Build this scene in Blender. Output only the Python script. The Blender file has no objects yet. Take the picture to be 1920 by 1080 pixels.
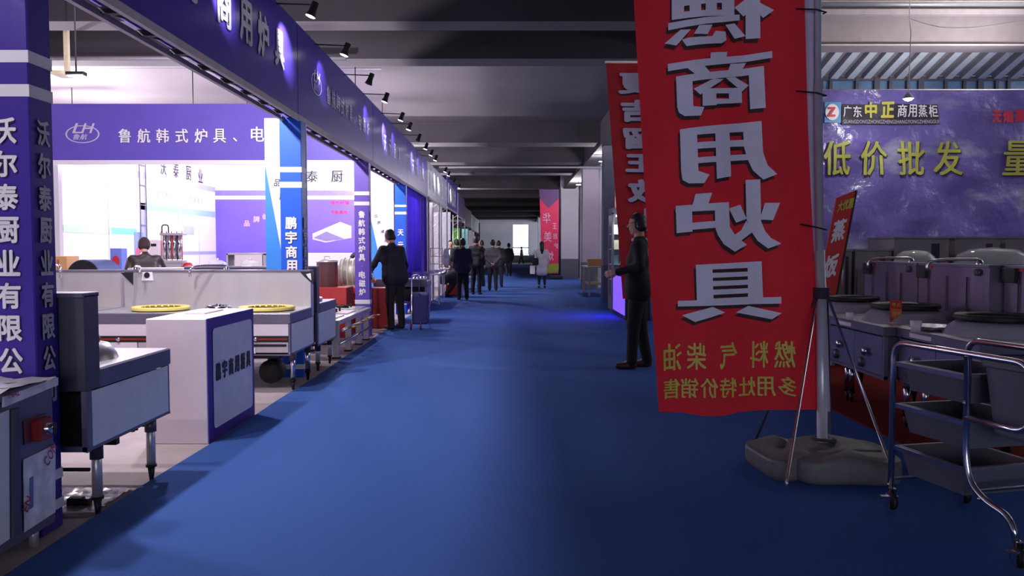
import bpy, bmesh, math, random
import numpy as np
from mathutils import Vector, Matrix
random.seed(7)
sc = bpy.context.scene
COL = sc.collection
R = math.radians
# ------------------------------------------------------------------ camera, world, exposure
F = 1500.0; PITCH = math.atan(72/1500); CH = 1.4
cam = bpy.data.cameras.new('camera'); cam.lens = F/1920*36; cam.sensor_width = 36; cam.clip_end = 300
camo = bpy.data.objects.new('camera', cam); COL.objects.link(camo)
camo.location = (0, 0, CH); camo.rotation_euler = (math.pi/2-PITCH, 0, 0)
sc.camera = camo
sc.view_settings.view_transform = 'Standard'; sc.view_settings.look = 'None'
sc.view_settings.gamma = 1; sc.view_settings.use_curve_mapping = False
sc.view_settings.exposure = 0.0
sc.cycles.use_denoising = True
w = bpy.data.worlds.new('world'); sc.world = w; w.use_nodes = True
bg = w.node_tree.nodes['Background']; bg.inputs[0].default_value = (0.80, 0.84, 1.0, 1); bg.inputs[1].default_value = 4.0

LAMP_COL = (1.0, 0.90, 0.97)
def point(name, loc, e, col=LAMP_COL, r=.06, parent=None):
    l = bpy.data.lights.new(name, 'POINT'); l.energy = e; l.color = col; l.shadow_soft_size = r
    o = bpy.data.objects.new(name, l); COL.objects.link(o); o.location = loc
    if parent: o.parent = parent
    return o
def spot(name, loc, target, e, ang=60, col=(.93, .93, 1), r=.03, blend=.6, parent=None):
    l = bpy.data.lights.new(name, 'SPOT'); l.energy = e; l.color = col; l.shadow_soft_size = r
    l.spot_size = R(ang); l.spot_blend = blend
    o = bpy.data.objects.new(name, l); COL.objects.link(o); o.location = loc
    d = Vector(target); o.rotation_euler = d.to_track_quat('-Z', 'Y').to_euler()
    if parent: o.parent = parent
    return o

# ------------------------------------------------------------------ pixel helpers (photo measurements -> metres)
cp, sp = math.cos(PITCH), math.sin(PITCH)
def ray(px, py):
    x = px-960; v = py-540
    return Vector((x, F*cp-v*sp, -(v*cp+F*sp)))
def PY(px, py, Y):
    d = ray(px, py); t = Y/d.y; return Vector((d.x*t, Y, CH+d.z*t))
def PX(px, py, X):
    d = ray(px, py); t = X/d.x; return Vector((X, d.y*t, CH+d.z*t))
def PZ(px, py, Z=0):
    d = ray(px, py); t = (Z-CH)/d.z; return Vector((d.x*t, d.y*t, Z))

# ------------------------------------------------------------------ materials
def lin(c): return tuple(((v/255)/12.92 if v/255 <= .04045 else ((v/255+.055)/1.055)**2.4) for v in c)
_m = {}
def M(name, col=(128, 128, 128), rough=.6, metal=0, var=.08, vs=6, bump=0, bs=40, emit=0, ecol=None, trans=0, stretch=None, alpha=None, spec=None, cells=None):
    if name in _m: return _m[name]
    m = bpy.data.materials.new(name); m.use_nodes = True; nt = m.node_tree
    b = nt.nodes['Principled BSDF']; L = nt.links
    c = lin(col)
    tc = nt.nodes.new('ShaderNodeTexCoord'); mp = nt.nodes.new('ShaderNodeMapping')
    L.new(tc.outputs['Object'], mp.inputs[0])
    if stretch: mp.inputs['Scale'].default_value = stretch
    n = nt.nodes.new('ShaderNodeTexNoise'); n.inputs['Scale'].default_value = vs; n.inputs['Detail'].default_value = 4
    L.new(mp.outputs[0], n.inputs['Vector'])
    mr = nt.nodes.new('ShaderNodeMapRange'); mr.inputs[1].default_value = .3; mr.inputs[2].default_value = .7
    mr.inputs[3].default_value = 1-var; mr.inputs[4].default_value = 1+var
    L.new(n.outputs[0], mr.inputs[0])
    vm = nt.nodes.new('ShaderNodeVectorMath'); vm.operation = 'SCALE'; vm.inputs[0].default_value = c
    L.new(mr.outputs[0], vm.inputs['Scale']); L.new(vm.outputs[0], b.inputs['Base Color'])
    b.inputs['Roughness'].default_value = rough; b.inputs['Metallic'].default_value = metal
    if spec is not None: b.inputs['Specular IOR Level'].default_value = spec
    if bump:
        n2 = nt.nodes.new('ShaderNodeTexNoise'); n2.inputs['Scale'].default_value = bs; n2.inputs['Detail'].default_value = 5
        L.new(mp.outputs[0], n2.inputs['Vector'])
        bp = nt.nodes.new('ShaderNodeBump'); bp.inputs['Strength'].default_value = bump; bp.inputs['Distance'].default_value = .07 if name == 'purple_plastic' else .02
        L.new(n2.outputs[0], bp.inputs['Height']); L.new(bp.outputs[0], b.inputs['Normal'])
    if emit:
        b.inputs['Emission Color'].default_value = (*(lin(ecol) if ecol else c), 1); b.inputs['Emission Strength'].default_value = emit
    if trans: b.inputs['Transmission Weight'].default_value = trans
    if alpha is not None: b.inputs['Alpha'].default_value = alpha
    _m[name] = m; return m

steel = M('brushed_steel', (206, 202, 206), .36, .6, .05, 2.2, stretch=(3, 3, .4))
steel_top = M('steel_worktop', (200, 200, 204), .28, .8, .08, 5, stretch=(.6, 12, 12))
steel_dk = M('dark_steel', (84, 80, 94), .4, .35, .1, 5)
steel_lip = M('steel_lip', (112, 108, 128), .35, .35, .06, 4)
chrome = M('chrome_tube', (215, 215, 222), .16, 1, .03)
film = M('protective_film', (226, 226, 234), .45, 0, .04, 9)
film_dot = M('speckled_film', (214, 220, 234), .45, 0, .3, 60)
white_pl = M('white_panel', (225, 216, 222), .5, 0, .03)
black = M('black_iron', (26, 25, 28), .55, .2, .1)
dark = M('dark_paint', (34, 32, 38), .6)
dark_open = M('dark_inside', (22, 21, 26), .8)
purple = M('purple_vinyl', (86, 64, 172), .42, 0, .05, 3, bump=.06, bs=5)
purple_f = M('purple_fascia_vinyl', (68, 52, 156), .32, 0, .05, 2, bump=.05, bs=3, spec=.2)
purple_dk = M('deep_purple_vinyl', (70, 50, 150), .38, 0, .06, 3, bump=.1, bs=8, spec=.2)
blue_v = M('blue_vinyl', (40, 92, 205), .4, 0, .05, 3, bump=.05, bs=5, spec=.2)
lblue_v = M('light_blue_vinyl', (52, 132, 214), .45, 0, .04, 3)
white_v = M('white_vinyl', (226, 222, 230), .5, 0, .03, 3)
white_t = M('white_print', (232, 228, 236), .5, 0, .02)
grey_t = M('lettering_silver', (196, 190, 206), .45, 0, .03)
outline_m = M('dark_outline_print', (40, 30, 62), .55)
black_t = M('black_print', (34, 28, 48), .55)
red_v = M('red_banner_cloth', (226, 40, 56), .75, 0, .08, 3, bump=.15, bs=120)
gold_t = M('yellow_print', (205, 196, 80), .55, 0, .06)
banner_w = M('banner_white_print', (222, 216, 236), .6, 0, .04)
red_p = M('red_paint', (190, 34, 30), .35, 0, .08)
red_t = M('red_print', (205, 40, 60), .5)
yellow = M('yellow_wok_ring', (222, 206, 112), .45, 0, .05)
plastic_g = M('grey_plastic', (108, 104, 106), .55, 0, .1, 30, bump=.12, bs=180)
bin_g = M('grey_bin_plastic', (98, 98, 112), .5, 0, .06)
concrete = M('concrete_floor', (168, 156, 158), .75, 0, .16, 2.2, bump=.15, bs=14)
carpet_m = M('blue_carpet', (64, 98, 168), .95, 0, .12, 220, bump=.5, bs=500, spec=.1)
redcarpet = M('red_carpet', (112, 26, 24), .95, 0, .12, 200, bump=.5, bs=400, spec=.1)
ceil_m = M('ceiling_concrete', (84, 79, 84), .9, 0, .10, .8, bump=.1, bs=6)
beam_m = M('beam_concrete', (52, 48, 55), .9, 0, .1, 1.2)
beam_b = M('beam_soffit_lit', (70, 65, 72), .9, 0, .1, 1.2)  # lighter copy of the beam concrete: light on the underside painted in
wall_m = M('white_wall_paint', (214, 214, 222), .85, 0, .05, 1)
dado_m = M('grey_dado_paint', (104, 106, 120), .8, 0, .05, 1)
skin = M('skin', (196, 148, 124), .55, 0, .04)
hair_m = M('black_hair', (24, 21, 24), .5, 0, .1, 60)
carton = M('cardboard', (196, 150, 100), .85, 0, .06)
brass = M('brass', (200, 160, 80), .25, .9)
glow = M('lamp_face', (255, 250, 255), .5, emit=14, ecol=(255, 250, 255))
glass = M('glass', (225, 235, 240), .05, 0, .01, trans=.9)
beige = M('aged_trim', (178, 166, 170), .7, 0, .08, 8)
grey_m = M('grey_metal', (140, 138, 146), .5, .4, .06)

def translucent(m, fac):
    nt = m.node_tree; b = nt.nodes['Principled BSDF']; out = nt.nodes['Material Output']
    t = nt.nodes.new('ShaderNodeBsdfTranslucent'); mx = nt.nodes.new('ShaderNodeMixShader'); mx.inputs[0].default_value = fac
    nt.links.new(b.inputs['Base Color'].links[0].from_socket, t.inputs['Color'])
    nt.links.new(b.outputs[0], mx.inputs[1]); nt.links.new(t.outputs[0], mx.inputs[2]); nt.links.new(mx.outputs[0], out.inputs[0])
    return m
translucent(red_v, .25); translucent(M('curtain_cloth', (118, 94, 210), .8), .55)
# ------------------------------------------------------------------ mesh helpers
class MB:
    def __init__(s): s.v = []; s.f = []; s.m = []; s.sm = []
    def add(s, vs, fs, mi=0, smooth=False):
        o = len(s.v); s.v += [tuple(x) for x in vs]
        for f in fs: s.f.append(tuple(i+o for i in f)); s.m.append(mi); s.sm.append(smooth)
        return s
    def box(s, x0, x1, y0, y1, z0, z1, mi=0):
        vs = [(x, y, z) for z in (z0, z1) for y in (y0, y1) for x in (x0, x1)]
        return s.add(vs, [(0, 2, 3, 1), (4, 5, 7, 6), (0, 1, 5, 4), (2, 6, 7, 3), (0, 4, 6, 2), (1, 3, 7, 5)], mi)
    def hexa(s, p, mi=0):   # 8 corners: bottom 4 ccw, top 4 ccw
        return s.add(p, [(3, 2, 1, 0), (4, 5, 6, 7), (0, 1, 5, 4), (1, 2, 6, 5), (2, 3, 7, 6), (3, 0, 4, 7)], mi)
    def slab(s, q, t, mi=0):  # quad (4 pts) extruded by vector t
        t = Vector(t); q = [Vector(a) for a in q]
        return s.hexa(q+[a+t for a in q], mi)
    def cyl(s, a, b, r0, r1=None, n=12, mi=0, caps=True):
        a = Vector(a); b = Vector(b); r1 = r0 if r1 is None else r1
        d = (b-a).normalized(); u = d.orthogonal().normalized(); w_ = d.cross(u)
        vs = []
        for c, r in ((a, r0), (b, r1)):
            for i in range(n):
                t = 2*math.pi*i/n; vs.append(c+(u*math.cos(t)+w_*math.sin(t))*r)
        s.add(vs, [(i, (i+1) % n, n+(i+1) % n, n+i) for i in range(n)], mi, True)
        if caps: s.add(vs, [tuple(range(n))[::-1], tuple(range(n, 2*n))], mi)
        return s
    def tube(s, pts, r, n=8, mi=0, round_=0, seg=5):
        pts = [Vector(p) for p in pts]
        if round_:
            out = [pts[0]]
            for i in range(1, len(pts)-1):
                p = pts[i]; a = (pts[i-1]-p); b = (pts[i+1]-p); rr = min(round_, a.length*.49, b.length*.49)
                a = p+a.normalized()*rr; b = p+b.normalized()*rr
                for k in range(seg+1):
                    t = k/seg; out.append(a*(1-t)**2+p*2*t*(1-t)+b*t*t)
            out.append(pts[-1]); pts = out
        rings = []; u = None
        for i, p in enumerate(pts):
            d = (pts[min(i+1, len(pts)-1)]-pts[max(i-1, 0)]).normalized()
            if u is None: u = d.orthogonal().normalized()
            u = (u-d*u.dot(d)).normalized(); w_ = d.cross(u)
            rings.append([p+(u*math.cos(2*math.pi*k/n)+w_*math.sin(2*math.pi*k/n))*r for k in range(n)])
        vs = [v for q in rings for v in q]
        fs = [(i*n+k, i*n+(k+1) % n, (i+1)*n+(k+1) % n, (i+1)*n+k) for i in range(len(rings)-1) for k in range(n)]
        s.add(vs, fs, mi, True)
        s.add(rings[0], [tuple(range(n))[::-1]], mi); s.add(rings[-1], [tuple(range(n))], mi)
        return s
    def lathe(s, prof, c=(0, 0, 0), axis='Z', n=28, mi=0, cap=False):
        c = Vector(c); vs = []
        for r, h in prof:
            for k in range(n):
                t = 2*math.pi*k/n; a, b = r*math.cos(t), r*math.sin(t)
                vs.append(c+Vector({'Z': (a, b, h), 'Y': (b, h, a), 'X': (h, a, b)}[axis]))
        m = len(prof)
        s.add(vs, [(i*n+k, i*n+(k+1) % n, (i+1)*n+(k+1) % n, (i+1)*n+k) for i in range(m-1) for k in range(n)], mi, True)
        if cap: s.add(vs[:n], [tuple(range(n))[::-1]], mi); s.add(vs[-n:], [tuple(range(n))], mi)
        return s
    def build(s, name, mats, parent=None, bevel=0, world=None, seg=1, kind=None):
        vs = s.v
        if world is not None or (parent is not None and s.world):
            mi = root_of(parent)['_inv'] if parent is not None else None
            if mi: vs = [mi @ Vector(v) for v in vs]
        me = bpy.data.meshes.new(name); me.from_pydata([tuple(v) for v in vs], [], s.f)
        if not isinstance(mats, (list, tuple)): mats = [mats]
        for m in mats: me.materials.append(m)
        me.polygons.foreach_set('material_index', s.m); me.polygons.foreach_set('use_smooth', s.sm); me.update()
        bm = bmesh.new(); bm.from_mesh(me); bmesh.ops.recalc_face_normals(bm, faces=bm.faces)
        bmesh.ops.remove_doubles(bm, verts=bm.verts, dist=1e-5); bm.to_mesh(me); bm.free()
        o = bpy.data.objects.new(name, me); COL.objects.link(o)
        if parent is not None: o.parent = parent
        if bevel:
            b = o.modifiers.new('bevel', 'BEVEL'); b.width = bevel; b.segments = seg; b.limit_method = 'ANGLE'; b.angle_limit = R(40)
        if kind: o['kind'] = kind
        return o
    world = False
class WB(MB): world = True          # built in world coordinates
ROOT = {}
class _RD(dict): pass
def root_of(o):
    while o.parent is not None: o = o.parent
    return ROOT.get(o.name, {'_inv': None})
def tag(o, label, cat, group=None):
    o['label'] = label; o['category'] = cat
    if group: o['group'] = group
    return o
def thing(name, label, cat, loc=(0, 0, 0), rz=0, group=None):
    o = bpy.data.objects.new(name, None); COL.objects.link(o); o.location = loc; o.rotation_euler = (0, 0, rz)
    o.empty_display_size = .1
    ROOT[o.name] = {'_inv': (Matrix.Translation(Vector(loc)) @ Matrix.Rotation(rz, 4, 'Z')).inverted()}
    return tag(o, label, cat, group)
def struct(o): o['kind'] = 'structure'; return o

# ------------------------------------------------------------------ lettering
_g = {}
def glyph(ch, off):
    k = (ch, off)
    if k not in _g:
        c = bpy.data.curves.new('t', 'FONT'); c.body = ch; c.offset = off; c.resolution_u = 2
        o = bpy.data.objects.new('t', c); COL.objects.link(o)
        dg = bpy.context.evaluated_depsgraph_get(); dg.update()
        m = bpy.data.meshes.new_from_object(o.evaluated_get(dg))
        vs = [(v.co.x, v.co.y) for v in m.vertices]; fs = [tuple(p.vertices) for p in m.polygons]
        bpy.data.objects.remove(o); bpy.data.curves.remove(c); bpy.data.meshes.remove(m)
        _g[k] = (vs, fs)
    return _g[k]
def lettering(parent, items, fn, mat, off=.02, name='character', sub=0, eps=None):
    """items: (string, centre u, centre v, w, h): fitted into that box; fn maps (u,v) to a point on the surface.
    bold strokes come from copies of the glyph shifted by `off` em; one object per character"""
    out = []
    for ch, cu, cv, ww, hh in items:
        vs, fs = glyph(ch, 0)
        if not vs: continue
        x0 = min(p[0] for p in vs); x1 = max(p[0] for p in vs); y0 = min(p[1] for p in vs); y1 = max(p[1] for p in vs)
        cx, cy = (x0+x1)/2, (y0+y1)/2
        su = ww/max(x1-x0+2*off, .35 if ord(ch[0]) > 255 and ch not in '.·、' else .01); sv = hh/max(y1-y0+2*off, .01)
        if ch in '、·': su = sv = hh
        b = WB()
        sh = [(0, 0)] if off < .012 else [(math.cos(a)*off, math.sin(a)*off) for a in [math.pi/4*k+.2 for k in range(8 if off > .025 else 4)]]+([(0, 0)] if off > .04 else [])
        for k, (dx, dy) in enumerate(sh):
            b.add([((x-cx+dx)*su+cu, (y-cy+dy)*sv+cv, k) for x, y in vs], fs)
        if sub:
            bm = bmesh.new(); bv = [bm.verts.new(v) for v in b.v]
            for f in b.f:
                try: bm.faces.new([bv[i] for i in f])
                except ValueError: pass
            bmesh.ops.triangulate(bm, faces=bm.faces[:])
            for _ in range(2):
                es = [e for e in bm.edges if e.calc_length() > sub]
                if es: bmesh.ops.subdivide_edges(bm, edges=es, cuts=1)
                bmesh.ops.triangulate(bm, faces=bm.faces[:])
            bm.verts.index_update()
            b.v = [tuple(v.co) for v in bm.verts]; b.f = [tuple(v.index for v in f.verts) for f in bm.faces]; bm.free()
            b.m = [0]*len(b.f); b.sm = [False]*len(b.f)
        p0 = Vector(fn(cu, cv)); N = (Vector(fn(cu+ww*.02, cv))-p0).cross(Vector(fn(cu, cv+hh*.02))-p0).normalized()
        if N.dot(Vector((0, 0, CH))-p0) < 0: N = -N
        b.v = [tuple(Vector(fn(v[0], v[1]))+N*(.0004*v[2])) for v in b.v]
        out.append(b.build(name, mat, parent))
    return out
def plane_fn(O, U, V, eps=0):
    O = Vector(O); U = Vector(U).normalized(); V = Vector(V).normalized(); N = U.cross(V)*eps
    return lambda u, v: O+U*u+V*v+N
def px_fn(Y, eps=0):   # lettering boxes measured in the photo on a wall plane at depth Y
    return lambda u, v: PY(u, -v, Y)+Vector((0, -eps, 0))

def oval(parent, name, fn, cu, cv, a, b_, wd, mat, n=40):
    m = WB(); vs = []
    for k in range(n):
        t = 2*math.pi*k/n
        for q in (1, 1-wd): vs.append(fn(cu+a*q*math.cos(t), cv+b_*q*math.sin(t)))
    m.add(vs, [(2*k, (2*k+2) % (2*n), (2*k+3) % (2*n), 2*k+1) for k in range(n)])
    return m.build(name, mat, parent)

# ================================================================== SETTING
FX = -2.28        # booth row front plane
floor = struct(MB().box(-16, 12, -10, 90, -.1, 0).build('floor', concrete))
carpet = WB()
EDGE = -2.165
def cright(y): return 11.7 if y < 12.85 else 3.05 if y < 13.25 else (4.5 if y < 29.5 else 3.2)
n = 60
ys = sorted([-9.5+(84.5)*i/n for i in range(n+1)]+[12.84, 12.86, 13.24, 13.26, 29.49, 29.51]); n = len(ys)-1
vs = []
for y in ys:
    e = EDGE+.012*math.sin(y*2.3)+.01*math.sin(y*5.1+1)
    vs += [(e, y, .0), (e, y, .012), (cright(y), y, .012)]
carpet.add(vs, [f for i in range(n) for f in ((3*i, 3*i+1, 3*i+4, 3*i+3), (3*i+1, 3*i+2, 3*i+5, 3*i+4))])
co = carpet.build('carpet', carpet_m)
tag(co, 'blue exhibition carpet running down the whole aisle', 'carpet')
rc = MB().box(2.78, 8.5, 4.9, 10.3, .0125, .02).build('carpet', redcarpet)
tag(rc, 'red carpet under the stoves on the right', 'carpet')

CZ = 5.0
ceil = struct(MB().box(-16, 3.0, -10, 90, CZ, CZ+.2).box(3.0, 12, 13.3, 90, CZ, CZ+.2).box(3.0, 12, -10, 5, CZ, CZ+.2).build('ceiling', ceil_m))
MB().box(3.0, 9.2, 5, 12.3, CZ-.02, CZ+.2).box(9.2, 12, 5, 9, CZ-.02, CZ+.2).box(3.0, 12, 11.2, 13.3, CZ+.0, CZ+.2).build('daylit_ceiling_panel', M('ceiling_daylit', (232, 224, 210), .85), ceil)  # daylight on the right bay's ceiling is painted in as a paler cream
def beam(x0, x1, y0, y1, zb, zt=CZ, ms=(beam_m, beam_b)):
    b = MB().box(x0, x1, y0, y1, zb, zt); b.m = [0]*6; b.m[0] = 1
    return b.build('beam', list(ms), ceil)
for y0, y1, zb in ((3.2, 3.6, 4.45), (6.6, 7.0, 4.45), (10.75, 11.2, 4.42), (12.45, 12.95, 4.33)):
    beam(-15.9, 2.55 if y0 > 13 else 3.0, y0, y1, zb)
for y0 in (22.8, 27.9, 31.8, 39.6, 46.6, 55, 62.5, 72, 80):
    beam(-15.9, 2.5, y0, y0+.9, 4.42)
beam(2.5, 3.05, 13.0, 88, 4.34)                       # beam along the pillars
# duct pipe under ceiling, hanging rails
for y, z, x0, x1 in ((27.6, 4.22, -2.5, 3.1), (12.2, 4.28, -9, -2.5), (11.6, 4.9, 3.0, 7.6)):
    MB().tube([(x0, y, z), (x1, y, z)], .035).build('conduit_pipe', grey_m, ceil)
# ceiling joints on the booth side
for y in (13.6, 14.8, 16.1):
    MB().box(-9, -2.6, y, y+.02, CZ-.012, CZ).build('joint_strip', grey_m, ceil)
# far wall with window
FY = 86
a = PY(961, 421, FY); b_ = PY(998, 477, FY)
wx0, wx1 = a.x, PY(992, 0, FY).x
wz0, wz1 = PY(970, 477, FY).z, PY(970, 421, FY).z
m = MB(); m.box(-16, wx0, FY, FY+.3, .8, CZ).box(wx1, 3.3, FY, FY+.3, .8, CZ).box(wx0, wx1, FY, FY+.3, wz1, CZ)
far = struct(m.build('wall_far', wall_m))
MB().box(-16, 3.3, FY-.02, FY+.28, 0, .8).build('dado', dado_m, far)
win = struct(MB().box(wx0, wx1, FY+.1, FY+.16, wz0, wz0+.08).box(wx0, wx1, FY+.1, FY+.16, 1.55, 1.67).box(wx0, wx0+.06, FY+.1, FY+.16, wz0, wz1).box(wx1-.06, wx1, FY+.1, FY+.16, wz0, wz1).build('window_1', white_pl))
MB().box(wx0+.05, wx1-.05, FY+.12, FY+.13, wz0, wz1).build('pane', glass, win)
# left outer wall, right outer wall
struct(MB().box(-16.3, -16, -10, FY, 0, CZ).build('wall_left', wall_m))
rw = struct(MB().box(3.3, 3.5, 30, 62, 0, CZ).box(3.3, 3.5, 62, FY, 0, 1.0).box(3.3, 3.5, 62, FY, 4.4, CZ).build('wall_right', wall_m))
# wall at the back of the right bay with window strip, sloped corrugated roof light
YB = 13.0
zt = PY(1700, 149, YB).z; zb = PY(1700, 172, YB).z
wb = struct(MB().box(3.1, 12, YB, YB+.2, 0, zb-.05).build('wall_back', wall_m))
wn = MB().box(3.1, 12, YB, YB+.06, zt-.02, zt+.05).box(3.1, 12, YB, YB+.06, zb-.06, zb+.02)
x = 3.2; i = 0
while x < 11.9:
    ww = .05 if i % 3 else .09
    wn.box(x, x+ww, YB-.01, YB+.06, zb-.05, zt+.04); x += [.28, .19, .42, .3, .24][i % 5]; i += 1
wn = struct(wn.build('window_2', steel_dk))
MB().box(3.1, 12, YB+.03, YB+.04, zb, zt).build('pane', M('blue_glass', (110, 150, 190), .3, 0, .3, 3, trans=.3), wn)
# corrugated sheet: sloping down away from the camera
corr = MB(); YA = 12.25; za = PY(1700, 82, YA).z; z0c = PY(1700, 147, YB).z
x = 2.9; p = .262
d = Vector((-.14, YB-YA, z0c-za))
while x < 12:
    pts = [(0, 0), (.11, 0), (.14, .05), (.23, .05), (.262, 0)]
    vs = []
    for (dx, dz) in pts: vs += [(x+dx, YA, za+dz), (x+dx+d.x, YB, z0c+dz)]
    corr.add(vs, [(2*k, 2*k+1, 2*k+3, 2*k+2) for k in range(4)])
    for k in range(4): corr.m[-4+k] = 1 if k == 0 else 0  # one strip per rib paler: daylight on the sheet put into its colour
    x += p
co2 = corr.build('corrugated_roof', [M('corrugated_grey', (150, 146, 152), .6, .1), M('corrugated_daylit', (214, 222, 230), .6, 0)])
tag(co2, 'sloping corrugated metal roof sheet above the window strip at right', 'roof')
s_ = co2.modifiers.new('s', 'SOLIDIFY'); s_.thickness = .01
g = MB().box(2.9, 12, 12.0, 12.25, PY(1700, 80, 12.0).z, PY(1700, 26, 12.0).z+.1)
gb = g.build('roof_girder', M('girder_paint', (150, 138, 142), .7)); struct(gb)
MB().box(2.9, 12, 11.9, 12.3, PY(1700, 82, 11.9).z-.03, PY(1700, 82, 11.9).z).box(2.9, 12, 11.9, 12.3, PY(1700, 27, 11.9).z, PY(1700, 22, 11.9).z+.04).build('flange', beige, gb)
# right outer wall of bay : daylight comes over it
struct(MB().box(11.8, 12, -10, 5, 0, CZ).box(11.8, 12, 5, 13, 0, 4.2).build('wall_side', wall_m))
# wall behind the camera, with a wide open gateway
wbk = struct(MB().box(-16, -3.2, -10.2, -10, 0, CZ).box(3.9, 12, -10.2, -10, 0, CZ).box(-3.2, 3.9, -10.2, -10, 4.0, CZ).build('wall_behind', wall_m))

# pillars of the right side
def pillar(x0, x1, y0, y1, label, dz=.95, mat=wall_m):
    t = thing('pillar', label, 'pillar', ((x0+x1)/2, y0, 0)); t['kind'] = 'structure'
    del t['category']
    WB().box(x0, x1, y0, y1, dz, CZ).build('shaft', mat, t)
    WB().box(x0-.004, x1+.004, y0-.004, y1+.004, 0, dz).build('dado', dado_m, t)
pl = M('pillar_paint', (188, 176, 186), .85, 0, .05, 1)
pillar(2.60, 2.92, 22.8, 23.3, 'slim grey pillar just left of the hanging red banner', mat=grey_m)
pillar(2.5, 3.04, 28.4, 28.95, 'lavender painted pillar with grey base beside the wooden table', mat=pl)
pillar(2.38, 3.22, 38.9, 39.5, 'broad white pillar with grey base right of the far pink banner')
pillar(2.4, 3.0, 52, 52.6, 'pillar behind the far pink banner')
pillar(2.4, 3.0, 62, 62.6, 'second pillar behind the far pink banner')
pillar(2.4, 3.0, 74, 74.6, 'last pillar before the far wall')
# side partition further right behind pillars
struct(MB().box(4.6, 4.8, 13.4, 30, 0, 3.2).build('partition_wall', wall_m))

# ================================================================== BOOTH ROW, LEFT
zb_, zt_ = 2.82, 3.80
def fascia(y0, y1, label, mat=purple_f, x=FX, zb=zb_, zt=zt_, inner=True):
    t = thing('fascia_sign', label, 'sign', (x, y0, zb))
    WB().box(x-.02, x, y0, y1, zb, zt).build('panel', mat, t)
    WB().box(x-.03, x+.006, y0, y1, zb-.035, zb+.02).build('bottom_rail', beige, t)
    if inner:
        WB().box(x-.215, x-.18, y0, y1, zb-.03, zb+.01).build('inner_rail', beige, t)
        WB().box(x-.215, x-.20, y0, y1, zb+.05, zt+.02).build('inner_panel', purple, t)
        k = y0+.25
        while k < y1-.05:
            WB().box(x-.19, x-.02, k, k+.045, zb-.01, zb+.03).build('crossbar', dark, t)
            WB().tube([(x-.11, k+.02, zb+.02), (x-.11, k+.02, zt-.1)], .012, 6).build('strut', dark, t)
            WB().tube([(x-.19, k, zb+.01), (x-.03, min(k+.4, y1-.03), zb+.01)], .006, 5).build('brace', dark, t)
            k += .5
    return t
fas = [fascia(.6, 8.60, 'nearest purple fascia sign of the left booth row, at top left'),
       fascia(8.62, 13.2, 'purple fascia sign with oval script logo before its lettering'),
       fascia(13.22, 17.55, 'third purple fascia sign of the left row, glare spot at its near end'),
       fascia(17.57, 21.6, 'last purple fascia sign before the silver one')]
ffn = lambda u, v: Vector((FX+.006, u, v))
def fas_text(t, chars, off=.03, mat=white_t, outline=True):
    it = [(c, y, z, ww, hh) for c, y, z, ww, hh in chars]
    if outline: lettering(t, it, lambda u, v: Vector((FX+.004, u, v)), outline_m, off+.03, 'character_outline')
    lettering(t, it, ffn, mat, off)
fas_text(fas[0], [('鹏', 5.33, 3.36, .36, .40), ('宇', 5.85, 3.36, .36, .40), ('商', 6.42, 3.36, .34, .40), ('用', 6.94, 3.35, .32, .38), ('炉', 7.42, 3.35, .33, .40), ('具', 7.93, 3.36, .31, .37)], mat=grey_t)
ys_ = [10.02, 10.3, 10.57, 10.85, 11.12, 11.4]
fas_text(fas[1], [(c, y, 3.31, .2, .24) for c, y in zip('鲁航韩式炉具', ys_)]+[('、', 11.65, 3.24, .2, .2)]+[(c, y, 3.31, .2, .24) for c, y in zip('电磁炉', (12.06, 12.4, 12.75))], .02, grey_t, False)
fas_text(fas[2], [(c, y, 3.3, .27, .3) for c, y in zip('天元厨具', (14.45, 15.05, 15.65, 16.25))], .02, grey_t, False)
fas_text(fas[3], [(c, y, 3.3, .3, .32) for c, y in zip('天元厨具', (18.5, 19.2, 19.9, 20.6))], .02, grey_t, False)
def logo(t, fn, cu, cv, s, mat, flip=1):
    oval(t, 'logo_oval', fn, cu, cv-.12*s, .5*s*flip, .26*s, .09, mat)
    lettering(t, [('L', cu-.14*s, cv+.05*s, .26*s, .3*s), ('H', cu+.14*s, cv+.05*s, .3*s, .3*s), ('鲁', cu-.11*s, cv-.2*s, .2*s, .17*s), ('航', cu+.11*s, cv-.2*s, .2*s, .17*s)],
              lambda u, v: fn(u+(v-cv)*.35, v), mat, .015, 'logo_script')
logo(fas[1], ffn, 9.42, 3.38, .48, grey_t)
# cross fascia over the booth
CY = 13.25
cf = thing('fascia_sign', 'purple cross fascia with oval logo facing the camera above the lit booth', 'sign', (-5, CY, zb_))
WB().box(-9.3, FX-.22, CY, CY+.03, 2.86, 3.79).build('panel', M('lit_purple_vinyl', (96, 80, 178), .5, 0, .05, 2), cf)
WB().box(-9.3, FX-.22, CY-.01, CY+.03, 2.80, 2.87).build('bottom_rail', white_v, cf)
cfn = px_fn(CY, .004)
items = [(c, x, -255, 24, 27) for c, x in zip('鲁航韩式炉具', (234, 270, 305, 341, 377, 412))]+[('、', 441, -262, 24, 26), ('电', 483, -252, 25, 29), ('磁', 519, -252, 25, 29), ('炉', 555, -252, 25, 29)]
lettering(cf, items, px_fn(CY, .003), outline_m, .04, 'character_outline')
lettering(cf, items, px_fn(CY, .006), white_t, .02)
logo(cf, lambda u, v: PY(u, -v, CY)+Vector((0, -.006, 0)), 155, -244, 64, grey_t)

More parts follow.
